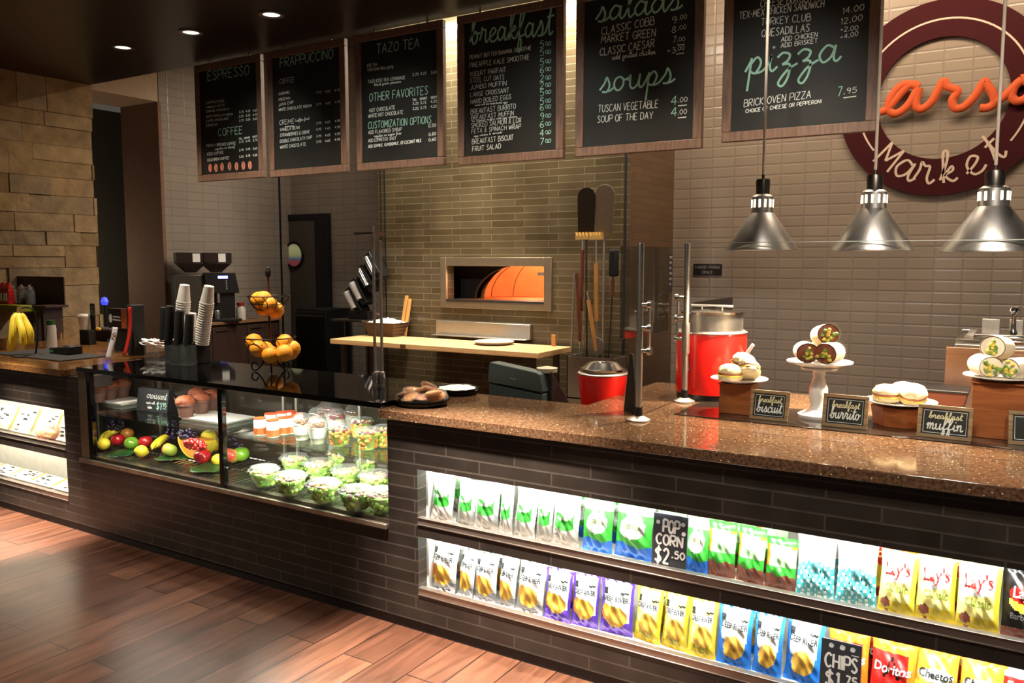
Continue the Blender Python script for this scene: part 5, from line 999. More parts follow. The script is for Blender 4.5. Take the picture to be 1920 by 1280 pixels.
# ------------------------------------------------------------------ left worktop: bananas, cup, bottle, jars
def on_left(px, py): return ZP(px, py, CTZ)
BAN = mat('banana_yellow', '#f0d33a', .45, 0, .12, 10); BANT = mat('banana_tip', '#5a4a1a', .7); BANG = mat('banana_green', '#a8b43a', .5, 0, .2, 10)
def banana(mb, P, r, n=7):
    C = crom([Vector(q) for q in P], 4); C = [Vector(c) for c in C]; m = len(C)
    rr = [r * (.22 + .78 * min(1, sin(pi * (.06 + .9 * i / (m - 1))) * 1.5)) if i > 1 else r * .25 for i in range(m)]; mb.tube(C, rr, n)
p = on_left(50, 668); s = M_PX(p)
t = thing('banana_stand', 'black banana stand with round base at the front of the left worktop', 'stand', p)
MB().lathe([(.085, 0), (.085, .008), (.07, .014), (0, .016)], n=32, cap0=True).build('base', BLACKM, t); MB().tube(crom([(0, .06, .01), (0, .075, .1), (0, .085, .22), (-.0, .06, .31), (-.02, .0, .325), (-.025, -.02, .30)], 4), .006, 8).build('hook', BLACK, t)
b = thing('banana_bunch', 'bunch of ripe yellow bananas hanging on the black stand', 'bananas', p + Vector((-.02, -.02, .30)))
for i, (dx, dy, e) in enumerate(((-.115, -.02, 0), (-.065, -.045, 1), (-.01, -.055, 1), (.085, -.03, 2), (.05, .03, 2))):
    mb = MB(); banana(mb, [(0, 0, 0), (dx * .3, dy * .6, -.05), (dx * .6 + .03, dy, -.13), (dx * .75 + .015, dy, -.2), (dx - .02 + .01 * e, dy * .9, -.255 + .03 * (e == 2))], .022, 9); o = mb.build('banana', BAN, b)
MB().tube([(0, 0, .03), (0, 0, 0), (0, -.0, -.02)], [.012, .016, .02], 8).build('crown', mat('banana_crown', '#7a5a24', .7), b)
a = on_left(112, 678); c = on_left(182, 668)
o = MB().box(-.8, 0, 0, .34, 0, .008).build('counter_mat', BLACKM, bevel=.003); o.location = (a.x, a.y, CTZ); tag(o, 'black rubber mat along the corner of the left worktop', 'mat')
MZ = CTZ + .009
p = ZP(104, 664, MZ); t = thing('card_reader', 'low black card reader with sloped face on the rubber mat', 'card reader', (p.x, p.y + .02, MZ))
MB().prism([(-.11, 0), (.12, 0), (.12, .055), (-.11, .035)], 0, .1, ax=1).build('body', BLACK, t, bevel=.005); MB().box(.02, .1, .02, .08, .05, .058).build('screen', mat('dim_screen', '#3a3c44', .1), t, bevel=.001); MB().box(-.1, -.06, -.001, 0, .008, .024).build('badge', mat('green_badge', '#1a6a3a', .5), t, smooth=False)
p = ZP(82, 652, CTZ); t = thing('syrup_bottle', 'white bottle with green cap behind the bananas', 'bottle', (p.x, p.y + .06, CTZ))
MB().lathe([(.036, 0), (.036, .14), (.03, .165)], n=22, cap0=True).build('body', mat('grey_white_label', '#b8b2ae', .4), t); MB().lathe([(.028, .163), (.028, .2), (0, .202)], n=18).build('cap', mat('dark_green_cap', '#1f5a30', .4), t); MB().tube([(.01, -.037, .15), (.004, -.039, .08), (-.015, -.037, .03)], .002, 5).build('label_mark', BLACK, t)
p = ZP(104, 655, CTZ); t = thing('stirrer_cup', 'glass of wooden stir sticks behind the card reader', 'cup', (p.x, p.y + .07, CTZ))
MB().lathe([(.028, 0), (.032, .075)], n=18, cap0=True).build('glass', ACRYL, t)
st = None
for i in range(9):
    a_ = i * .7; pts = [(.012 * cos(a_), .012 * sin(a_), .004), (.026 * cos(a_), .026 * sin(a_), .1 + .01 * (i % 3))]; st = MB().tube(pts, .0025, 4).build('stir_stick', LWOOD); st.location = t.location; tag(st, 'thin wooden stir stick standing in the small glass', 'stir stick', 'stir sticks in the glass')
p = ZP(128, 648, CTZ); t = thing('sample_stand', 'black pedestal with tall dark chalk card for the sample cup', 'stand', (p.x, p.y + .12, CTZ)); s = M_PX(t.location)
MB().box(-.05, .07, 0, .06, 0, .11).build('pedestal', BLACKM, t, bevel=.003); MB().box(.012, .07, .055, .062, .10, .31).build('card', CHALK, t, bevel=.001)
mb = MB(); fc = lambda x, z: (x, .0545, z); type_on(mb, 'Short', .041, .28, .04, fc); type_on(mb, '8 oz', .041, .255, .026, fc); mb.build('lettering', mat('grey_chalk', '#9a9a94', .8), t, smooth=False, fix=False)
o = MB().lathe([(0, 0), (.03, 0), (.042, .095), (.0, .096)], n=26).build('coffee_cup', CUPW); o.location = t.location + Vector((-.015, .02, .111)); tag(o, 'single white lidded coffee cup on the black pedestal', 'coffee cup'); MB().lathe([(.045, .094), (.046, .106), (.04, .108), (.037, .119), (0, .118)], n=26).build('lid', WHITE, o)
p = ZP(150, 642, CTZ); o = MB().box(-.1, .16, 0, .12, 0, .1).build('cash_box', BLACKM, bevel=.004); o.location = (p.x, p.y + .16, CTZ); tag(o, 'flat black cash box behind the card reader', 'cash box'); MB().box(-.1, .16, -.004, 0, .088, .096).build('edge', SLAB, o, smooth=False)
p = ZP(158, 622, CTZ + .1); MBx = MB(); banana(MBx, [(-.03, 0, .012), (0, -.005, .016), (.03, .003, .012)], .013, 8); o = MBx.build('snack_bar', mat('gold_wrapper', '#c8a030', .35)); o.location = Vector((p.x + .02, p.y + .1, CTZ + .1)); tag(o, 'small gold wrapped bar on the black cash box', 'snack bar')
# green shelf of jars in front of the stone wall
ysh = 3.78; a = YP(-30, 573, ysh); b = YP(38, 573, ysh); c = YP(90, 573, ysh + .1)
t = thing('jar_shelf', 'olive green edged shelf unit of jars in front of the stone wall', 'shelf', (b.x, ysh, 0))
MB().box(-.9, 0, 0, .28, b.z - .055, b.z).build('green_shelf', mat('olive_green', '#8a8a1e', .5), t, bevel=.003); MB().box(-.9, .2, .1, .3, b.z - .02, b.z + .0).build('back_shelf', DWOOD, t, bevel=.002); MB().box(-.9, .16, .29, .3, b.z, b.z + .24).build('back_board', DWOOD, t, smooth=False)
for xx in (-.88, -.14, .14): MB().box(xx - .02, xx + .02, .1, .27, 0, b.z - .02).build('leg', DWOOD, t, smooth=False)
REDB = mat('red_foil', '#b01c1c', .3, 0, .3, 30); s = M_PX(b)
for i, (px, lb) in enumerate(((4, 'red foil coffee bag with pinched top, farther one on the green shelf'), (13, 'red foil coffee bag with pinched top beside the first jar'))):
    q = YP(px, 573, ysh + .06); o = thing('coffee_bag', lb, 'bag', (q.x, ysh + .08, b.z), 0, 'red coffee bags'); MB().frustum((0, 0, 0), (.045, .03), (.042, .026), .13).frustum((0, 0, .13), (.042, .026), (.03, .006), .06).build('body', REDB, o, bevel=.006); MB().frustum((0, -.031, .03), (.03, .001), (.03, .001), .07).build('label', WHITE, o, smooth=False)
JAR = glass('jar_glass', (.8, .78, .74), 1, .05, .1)
for i, (px, lb) in enumerate(((22, 'glass jar with silver lid next to the red coffee bags'), (40, 'glass jar of dark beans, middle of the three on the shelf'), (55, 'glass jar of dark beans nearest the sample cup'))):
    q = YP(px, 573, ysh + .15); o = thing('glass_jar', lb, 'jar', (q.x, ysh + .16, b.z), 0, 'jars on the shelf'); MB().lathe([(.04, 0), (.042, .1), (.03, .13)], n=20, cap0=True).build('jar', JAR, o); MB().lathe([(.037, .003), (.037, .085), (0, .09)], n=16, cap0=True).build('contents', mat(('beans_pale' if i == 0 else 'beans_dark'), '#8a7a66' if i == 0 else '#241610', .7, 0, .4, 80), o); MB().lathe([(.033, .128), (.033, .15), (.012, .155), (.012, .17), (0, .172)], n=18).build('lid', STEEL, o)
p = ZP(6, 655, CTZ); o = thing('water_glass', 'clear tumbler at the very edge of the picture on the left worktop', 'glass', (p.x, p.y, CTZ)); MB().lathe([(.03, 0), (.04, .14)], n=22, cap0=True).build('tumbler', ACRYL, o); MB().lathe([(.029, .004), (.035, .08), (0, .08)], n=18, cap0=True).build('drink', mat('amber_drink', '#7a4a22', .1), o)
# ------------------------------------------------------------------ inside the display case
DZ = .478
RAP = mat('red_apple', '#b01820', .22, 0, .25, 14, coat=.4); GAP = mat('green_apple', '#6f9a2a', .25, 0, .2, 12, coat=.4); LEM = mat('lemon_peel', '#e8c832', .4, 0, .1, 20, .3, 200); MANG = mat('mango_skin', '#d88a3a', .35, 0, .25, 8)
def blush():
    x = N('blush_apple'); sp = x.n('SeparateXYZ', Vector=x.coords()); nz = x.n('TexNoise', Vector=x.coords(), Scale=30.0); ad = x.n('Math', _operation='MULTIPLY_ADD', i0=nz.outputs[0], i1=.03, i2=sp.outputs[0]); mr = x.n('MapRange', i0=ad.outputs[0]); mr.inputs[1].default_value = -.02; mr.inputs[2].default_value = .03
    x.l(x.ramp(mr.outputs[0], [(0, '#b03a34'), (.5, '#c0a048'), (1, '#a3b04a')]), x.b.inputs['Base Color']); x.b.inputs['Roughness'].default_value = .25; return x.m
BLUSH = blush()
fa = lambda d: 1 - .22 * max(0, d.z) ** 8 - .14 * max(0, -d.z) ** 8 + .03 * d.z
fl_ = lambda d: 1 + .14 * max(0, abs(d.x)) ** 12
def case_item(px, py, r, zz=DZ): return ZP(px, py + r * .9, zz)
def put(o, px, py, rpx, zz=DZ, rot=(0, 0, 0)):
    p = case_item(px, py, rpx, zz); o.location = p; o.rotation_euler = rot; return o
s0 = M_PX(ZP(270, 850, DZ))
ap = fruit('red_apple', 'deep red apple near the black corner post of the case', 'apple', RAP, 'apples in the case', fa, 13.5 * s0, .92, .72); put(ap, 221, 824, 13.5)
for px, py, k, lb in ((274, 828, 1.0, 'bright red apple between the green apple and the bananas'), (378, 855, 1.12, 'red apple in front of the melon wedge')): put(copy_tree(ap, label=lb, scale=k), px, py, 13.5 * k, rot=(.2, .1, px))
o = fruit('green_apple', 'green apple between two red apples in the case', 'apple', GAP, 'apples in the case', fa, 13.5 * s0, .9, .72); put(o, 247, 829, 13.5, rot=(.3, 0, 1)); put(copy_tree(o, label='large green mango-like apple beyond the middle black post', scale=1.15), 452, 852, 15)
o = fruit('blush_apple', 'red and green blush apple in front of the bananas', 'apple', BLUSH, 'apples in the case', fa, 14 * s0, .92, .72); put(o, 312, 843, 14, rot=(-.5, .2, .3)); put(copy_tree(o, label='blush apple just past the middle black post', scale=1.1), 429, 855, 15, rot=(.2, .3, 2))
le = fruit('lemon', 'lemon in the near corner of the case by the black corner post', 'lemon', LEM, 'lemons in the case', fl_, 12 * s0, .95); put(le, 195, 832, 12)
for px, py, r, lb, z_ in ((262, 846, 11.5, 'lemon in front of the bright red apple', DZ), (388, 818, 13, 'lemon on top of the melon wedge', DZ + .07), (405, 835, 12, 'lemon hidden partly by the middle black post', DZ), (412, 862, 11, 'lemon low against the middle black post', DZ)): put(copy_tree(le, label=lb, scale=r / 12), px, py, r, z_, (0, .3, px * .1))
o = fruit('peach', 'orange blushed mango behind the deep red apple', 'mango', MANG, None, None, 13 * s0, .85); put(o, 239, 812, 12)
def ban_thing(label, P, n=2):
    t = thing('bananas', label, 'bananas', P[0], 0, 'bananas in the case')
    for i in range(n):
        off = Vector((.0, .03 * i, .006 * i)); mb = MB(); banana(mb, [(q - P[0]) * (1 - .12 * i) + off + Vector((0, 0, .02)) for q in P], .019, 8); mb.build('banana', BAN, t)
    MB().tube([(P[-1] - P[0]) * .97 + Vector((0, .01, .02)), (P[-1] - P[0]) * 1.05 + Vector((0, .015, .022))], .009, 7).build('stub', BANT, t)
def zl(px, py, z=DZ): return ZP(px, py, z)
ban_thing('pair of bananas lying behind the corner lemon', [zl(185, 836), zl(196, 822, DZ + .015), zl(210, 815, DZ + .03), zl(222, 812, DZ + .035)])
ban_thing('pair of bananas lying behind the blush apple', [zl(285, 848), zl(292, 838, DZ + .02), zl(304, 828, DZ + .035), zl(320, 820, DZ + .045)])
BLG = mat('black_grape', '#231733', .18, coat=.3); RDG = mat('red_grape', '#a8201c', .25, coat=.3)
def grapes(label, px, py, zz, m, n, sx, sy, sz, seed, r=.013):
    p = ZP(px, py, zz); t = thing('grape_bunch', label, 'grapes', p, 0, 'grape bunches in the case'); rnd = random.Random(seed); b0 = None
    MB().tube([(-sx, 0, sz), (0, 0, sz * .8), (sx, 0, sz * .6)], .003, 5).build('stalk', STEMG, t)
    for i in range(n):
        a, e, q = rnd.uniform(0, 2 * pi), rnd.uniform(-1, 1), rnd.uniform(.6, 1)
        loc = (sx * q * cos(a) * sqrt(1 - e * e * .5), sy * q * sin(a) * sqrt(1 - e * e * .5), sz * (1 + e * .9))
        if b0 is None: b0 = MB().ball((0, 0, 0), r, r, r * 1.12, 10, 8).build('grape', m, t); b0.location = loc
        else: c = b0.copy(); COL.objects.link(c); c.location = loc
grapes('black grape bunch behind the first pair of bananas', 215, 803, DZ + .07, BLG, 46, .075, .04, .03, 1)
grapes('black grape bunch standing tall behind the second bananas', 324, 822, DZ + .06, BLG, 46, .038, .034, .06, 2)
grapes('black grape bunch lying behind the melon wedge', 352, 822, DZ + .11, BLG, 42, .06, .035, .025, 3)
grapes('red grape bunch spilling over the melon wedge', 366, 842, DZ + .105, RDG, 64, .09, .035, .025, 4, .0105)
grapes('black grape bunch past the middle black post', 447, 838, DZ + .03, BLG, 40, .07, .04, .03, 5)
p = zl(352, 862); t = thing('melon_wedge', 'yellow melon wedge with orange flesh under the red grapes', 'melon', p + Vector((0, .03, 0)))
mb = MB(); R1 = .125
mb.rings([[(x_ + R1 * cos(a) * 1, y_, .115 + .0 - R1 * sin(a) * .9) for a in [pi * k / 18 for k in range(19)]] for x_, y_ in ((0, -.0), (0, .07))], 0, True, True); mb.build('rind', mat('melon_rind', '#e0c23c', .4), t)
mb = MB(); mb.prism([(R1 * .9 * cos(a), .117 - R1 * .8 * sin(a)) for a in [pi * k / 18 for k in range(19)]], -.003, 0, ax=1); mb.build('flesh', mat('melon_flesh', '#e8913a', .4), t); MB().box(-.11, .11, -.001, .07, .112, .117).build('cut_face', mat('melon_flesh', '#e8913a', .4), t, bevel=.002)
LEAF = mat('banana_leaf', '#143f1b', .3, 0, .3, 30)
for i, (px, py, rz, lb) in enumerate(((264, 815, .3, 'green banana leaf sheet behind the red apple'), (330, 858, -.2, 'green banana leaf sheet under the blush apple'), (392, 880, .1, 'curled green banana leaf at the foot of the middle post'), (470, 850, .2, 'green banana leaf sheet behind the nearest salads'), (236, 848, .15, 'green banana leaf sheet under the corner lemon'))):
    p = ZP(px, py, DZ - .004); mb = MB(); mb.grid(lambda u, v: ((u - .5) * .24 * (.35 + .65 * sin(pi * min(max(v, .08), .92))), (v - .5) * .16, .004 + .006 * sin(u * 7 + i) + .012 * v * (i == 2)), 10, 8); o = mb.build('leaf_sheet', LEAF, solid=.001); o.location = p; o.rotation_euler = (0, 0, rz + pi / 2); tag(o, lb, 'leaf', 'leaf sheets in the case')
for px, py, lb in ((207, 800, 'pale yellow card standing at the back by the first grapes'), (397, 820, 'pale yellow card standing behind the lemon on the melon')):
    p = ZP(px, py, DZ); o = MB().box(-.06, .06, 0, .05, 0, .085).build('cheese_block', mat('pale_cheese', '#e8cf80', .5), bevel=.004); o.location = p + Vector((0, .1, 0)); o.rotation_euler = (0, 0, .3); tag(o, lb.replace('card standing', 'cheese block'), 'cheese'); MB().box(-.06, .06, 0, .05, .086, .092).build('rind', mat('cheese_rind', '#c87a2a', .5), o, bevel=.001)
# muffins and their trays on the glass shelf
WRAP_ = mat('brown_paper_cup', '#6b4a3e', .65); MUFT = mat('muffin_top', '#8a4628', .7, 0, .35, 40, .8, 60); TRW = mat('white_tray', '#efece6', .25)
def muffin(label, grp):
    t = thing('muffin', label, 'muffin', (0, 0, 0), 0, grp); n = 32
    MB().lathe([(0, 0), (.036, 0), (.05, .075)], n=n).build('paper_cup', WRAP_, t)
    mb = MB(); mb.lathe([(.050, .06), (.051, .08)], n=n)
    for k in range(4):
        a = 2 * pi * k / 4 + .4; c_, s_ = cos(a), sin(a); mb.poly([(.05 * cos(a - .5), .05 * sin(a - .5), .072), (.05 * cos(a + .5), .05 * sin(a + .5), .072), (.060 * c_, .060 * s_, .112)])
    mb.build('paper_petals', WRAP_, t, solid=.001)
    mb = MB(); mb.ball((0, 0, .088), .056, .056, .034, 22, 12, f=lambda d: 1 + .07 * sin(d.x * 11 + 1) * sin(d.y * 13) + .04 * sin(d.z * 23 + d.x * 17)); mb.build('top', MUFT, t, ang=60); return t
def white_tray(label, px0, px1, py, dep):
    a = ZP((px0 + px1) / 2, py, SHZ); w = (px1 - px0) * M_PX(a) / 2; t = thing('muffin_tray', label, 'tray', (a.x, a.y, SHZ), 0, 'white muffin trays')
    mb = MB(); mb.frustum((0, dep / 2, 0), (w * .92, dep * .45), (w, dep / 2), .014); mb.build('dish', TRW, t, bevel=.003); MB().box(-w, w, 0, dep, .014, .018).build('rim', TRW, t, bevel=.001); return t
ta = white_tray('white tray of three muffins by the black corner post', 150, 246, 758, .2); tb = white_tray('white tray of muffins left of the middle black post'.replace('left of', 'behind'), 312, 440, 792, .22)
mf = muffin('muffin nearest the corner post on the first white tray', 'muffins in the case')
def mput(o, px, py): q = ZP(px, py, SHZ + .018); o.location = q; o.rotation_euler = (0, 0, px * .1)
mput(mf, 184, 753)
for px, py, lb in ((207, 748, 'middle muffin of the first white tray'), (230, 744, 'muffin beside the croissant sign'), (349, 781, 'big front muffin on the second white tray'), (378, 774, 'muffin behind the big front muffin on the second tray'), (398, 768, 'muffin partly hidden by the middle black post'), (372, 764, 'pale topped muffin at the back of the second tray')): mput(copy_tree(mf, label=lb), px, py)
p = ZP(284, 772, SHZ); s = M_PX(p); t = thing('price_sign', 'black box sign reading croissant $1.95 on the glass shelf', 'sign', (p.x, p.y, SHZ), radians(4)); W = 42 * s; Hs = 43 * s
MB().prism([(0, 0), (.10, 0), (.055, Hs), (.02, Hs)], -W, W, ax=0).build('panel', mat('sign_black', '#0e0f12', .7), t, bevel=.002)
fn = lambda x, z: (x, -.0015 + .02 * z / Hs, z); mb = MB(); write(mb, 'croissant', -W * .38, W * .93, Hs * .58, Hs * .32, .002, fn, slant=.15); write(mb, 'made with', -W * .35, W * .2, Hs * .34, Hs * .12, .0014, fn); write(mb, 'butter', -W * .25, W * .05, Hs * .14, Hs * .12, .0014, fn); mb.build('lettering', CHW, t, smooth=False, fix=False)
mb = MB(); write(mb, '$1', W * .3, W * .6, Hs * .14, Hs * .3, .004, fn); write(mb, '.95', W * .62, W * .93, Hs * .28, Hs * .16, .0035, fn); mb.stroke([(W * .72, Hs * .2), (W * .93, Hs * .2)], .003, fn); mb.build('price', CHG, t, smooth=False, fix=False)
# yogurt pots, parfaits, fruit cups
YW = mat('yogurt_white', '#f0e8e0', .35); YO_ = mat('orange_foil', '#e0542c', .35); YF_ = mat('fruit_print', '#e2703a', .5, 0, .5, 60)
def yogurt(label):
    t = thing('yogurt_pot', label, 'yogurt', (0, 0, 0), 0, 'white yogurt pots with orange lids')
    pot = MB().lathe([(.026, 0), (.0335, .004), (.031, .08), (.0285, .086)], n=24, cap0=True).build('pot', YW, t); MB().lathe([(.031, .085), (.031, .09), (0, .091)], n=24).build('foil_lid', YO_, t)
    MB().lathe([(.0342, .008), (.0330, .04)], n=24).build('fruit_band', YF_, pot); return t
yg = yogurt('white yogurt pot with orange lid at the end of the row nearest the muffins')
def sput(o, px, py): o.location = ZP(px, py, SHZ + .001); o.rotation_euler = (0, 0, px)
sput(yg, 488, 815)
for px, py, lb in ((512, 819, 'yogurt pot with orange lid at the front, second in the row'), (533, 814, 'yogurt pot with orange lid beside the first parfait'), (508, 806, 'yogurt pot with orange lid behind the front two'), (549, 812, 'yogurt pot with orange lid touching the first parfait'), (528, 803, 'yogurt pot with orange lid in the second row'), (544, 801, 'yogurt pot with orange lid at the back beside the parfaits'), (558, 806, 'yogurt pot with orange lid half hidden by the first parfait')): sput(copy_tree(yg, label=lb), px, py)
GRAN = mat('granola', '#7a4a28', .8, 0, .5, 90, .6, 120); BERRY = mat('berry_mix', '#8a2030', .4, 0, .6, 70); DOME = glass('dome_lid', (.96, .97, .97), 1.2, .06, .06)
def bits(mb, c, r, n, rb, mats_, seed, flat=.4, zr=0):
    rnd = random.Random(seed)
    for i in range(n): a, q = rnd.uniform(0, 2 * pi), r * sqrt(rnd.random()); mb.ball((c[0] + q * cos(a), c[1] + q * sin(a), c[2] + rnd.uniform(0, zr)), rb * rnd.uniform(.7, 1.2), rb, rb * rnd.uniform(.5, .9), 7, 5, rnd.randrange(mats_))
    return mb
def parfait(label, m2):
    t = thing('parfait_cup', label, 'parfait', (0, 0, 0), 0, 'yogurt parfaits with dome lids')
    MB().lathe([(.032, 0), (.046, .085), (.048, .088)], n=26, cap0=True).build('cup', BOWLP, t); MB().lathe([(.031, .003), (.038, .04), (.044, .08), (0, .082)], n=22, cap0=True).build('yogurt', mat('parfait_cream', '#e6dccc', .5), t)
    MB().lathe([(.0385, .03), (.0462, .072)], n=26).build('paper_label', mat('label_white', '#e9e6e2', .5), t); bits(MB(), (0, 0, .083), .036, 34, .009, 2, len(label), zr=.018).build('granola', [GRAN, m2], t)
    MB().lathe([(.049, .087), (.05, .094), (.042, .118), (.026, .134), (0, .14)], n=26).build('dome_lid', DOME, t); return t
pf = parfait('parfait with dome lid beside the yogurt pots', GRAN); sput(pf, 567, 824)
pb = parfait('parfait with red berries under the dome, behind the front fruit cup', BERRY); sput(pb, 632, 814)
for src, px, py, lb in ((pf, 596, 831, 'front parfait with dark granola under its dome lid'), (pf, 596, 812, 'parfait behind the two front parfaits'), (pb, 625, 801, 'tall parfait at the back with peach bits under the dome'), (pf, 664, 806, 'parfait at the back nearest the granite corner'), (pb, 612, 800, 'parfait at the back behind the dark granola one')): sput(copy_tree(src, label=lb), px, py)
MELG = mat('melon_green_bits', '#b9c25a', .4, 0, .3, 40); MELO = mat('melon_orange_bits', '#e8823a', .4, 0, .25, 40); BLU = mat('blackberry_bits', '#231a2c', .4); LETT = mat('lettuce', '#9fbc5c', .5, 0, .35, 50); LETD = mat('dark_lettuce', '#5f8a38', .5, 0, .4, 50); RADC = mat('radicchio', '#8a5a62', .5, 0, .3, 40); CHKN = mat('chicken_bits', '#c89a62', .6, 0, .3, 40)
def bowl(name, label, cat, grp, r, rb, h, inside, topping, seed, lid=True, dome=.012):
    t = thing(name, label, cat, (0, 0, 0), 0, grp)
    MB().lathe([(0, .002), (rb, 0), (rb * 1.05, .006), (r * .8, h * .5), (r, h), (r * 1.06, h + .003)], n=32).build('bowl', BOWLP, t)
    mb = MB(); mb.lathe([(0, .005), (rb * .92, .005), (r * .76, h * .5), (r * .9, h * .86), (0, h * .9)], n=20, wob=lambda k, j: 1 - .05 * abs(sin(k * 1.7 + j * 2)), m=0)
    rnd = random.Random(seed)
    for i in range(46):
        a = rnd.uniform(0, 2 * pi); f = rnd.uniform(.1, .8); rr = (rb + (r * .92 - rb) * f ** .7) * .93; mb.ball((rr * cos(a), rr * sin(a), h * f + .006), .013 * r / .07, .013 * r / .07, .011 * r / .07, 7, 5, rnd.randrange(len(inside)))
    mb.build('filling', inside, t, ang=25); bits(MB(), (0, 0, h * .9), r * .8, 30, .011 * r / .07, len(topping), seed + 1, zr=.012).build('topping', topping, t)
    if lid: MB().lathe([(r * 1.08, h + .001), (r * 1.08, h + .006), (r * .98, h + .008), (r * .9, h + .008 + dome), (r * .5, h + .012 + dome), (0, h + .012 + dome)], n=32).build('lid', DOME, t)
    return t
fc = bowl('fruit_cup', 'clear fruit cup with blackberries, farther one at the shelf front', 'fruit cup', 'clear cups of cut fruit', .058, .032, .085, [MELG, MELO], [BLU, MELG, BERRY], 3); sput(fc, 637, 836)
for px, py, lb in ((690, 843, 'clear fruit cup with orange melon at the shelf front'), (722, 838, 'clear fruit cup half hidden by the brick pier'), (678, 822, 'clear fruit cup behind the orange melon one')): sput(copy_tree(fc, label=lb), px, py)
GRP = 'clear bowls of salad in the case'
sb1 = bowl('salad_bowl', 'clear bowl of green salad at the front, farthest from the brick pier', 'salad', GRP, .074, .036, .085, [LETT, LETD], [RADC, CHKN, LETT], 8)
sb2 = bowl('salad_bowl', 'clear bowl of green salad topped with chicken, second from the far end', 'salad', GRP, .078, .036, .088, [LETT, LETT, LETD], [CHKN, RADC, CHKN], 9)
sb3 = bowl('salad_bowl', 'dark leafy salad bowl at the front with purple cabbage on top', 'salad', GRP, .078, .036, .088, [LETD, LETD, LETT], [RADC, LETD, RADC], 10)
def dput(o, px, py, z=DZ): o.location = ZP(px, py, z); o.rotation_euler = (0, 0, px)
dput(sb1, 496, 912); dput(sb2, 545, 927); dput(sb3, 669, 956)
for src, px, py, z_, lb in ((sb2, 606, 942, DZ, 'third salad bowl along the front, pale lid catching the light'), (sb3, 718, 960, DZ, 'salad bowl half hidden by the brick pier at the front'), (sb1, 552, 888, DZ, 'salad bowl in the second row with yellow-green leaves'), (sb2, 598, 900, DZ, 'brightly lit salad bowl in the middle of the second row'), (sb1, 650, 912, DZ, 'brightly lit salad bowl in the second row behind the dark leafy one'), (sb2, 703, 924, DZ, 'salad bowl in the second row beside the brick pier'), (sb1, 590, 868, DZ, 'salad bowl in the back row under the parfaits'), (sb2, 640, 880, DZ, 'salad bowl in the back row under the fruit cups'), (sb1, 692, 892, DZ, 'salad bowl in the back row next to the brick pier')): dput(copy_tree(src, label=lb), px, py, z_)

# ------------------------------------------------------------------ snack bags
def zmat(n, c, r=.32): return mat('bag_' + n, c, r, 0, .08, 30)
ZW, ZS, ZG, ZLG, ZB, ZBR, ZT, ZY, ZLY, ZR, ZK, ZO, ZP_, ZN, ZGY, ZCH = (zmat(*a) for a in (('white', '#eef0ec'), ('silver', '#b9b5b0', .25), ('green', '#3fae3c'), ('light_green', '#a9dca0'), ('blue', '#2f6fd0'), ('brown', '#8a5040'), ('teal', '#5ab8c0'), ('yellow', '#e8cf3a'), ('pale_yellow', '#f2e58a'), ('red', '#d0201c'), ('black', '#15110f'), ('orange', '#e88a28'), ('purple', '#5a3ab0'), ('navy_blue', '#2a78d8'), ('grey', '#8f8f94'), ('chip', '#e0b04a')))
INK = mat('bag_ink', '#1a1a1c', .5); REDINK = mat('bag_red_ink', '#c8201a', .4); WINK = mat('bag_white_ink', '#f4f2ee', .5); GINK = mat('bag_green_ink', '#7a8a2a', .5)
def el(u, v, cu, cv, a, b): return ((u - cu) / a) ** 2 + ((v - cv) / b) ** 2 < 1
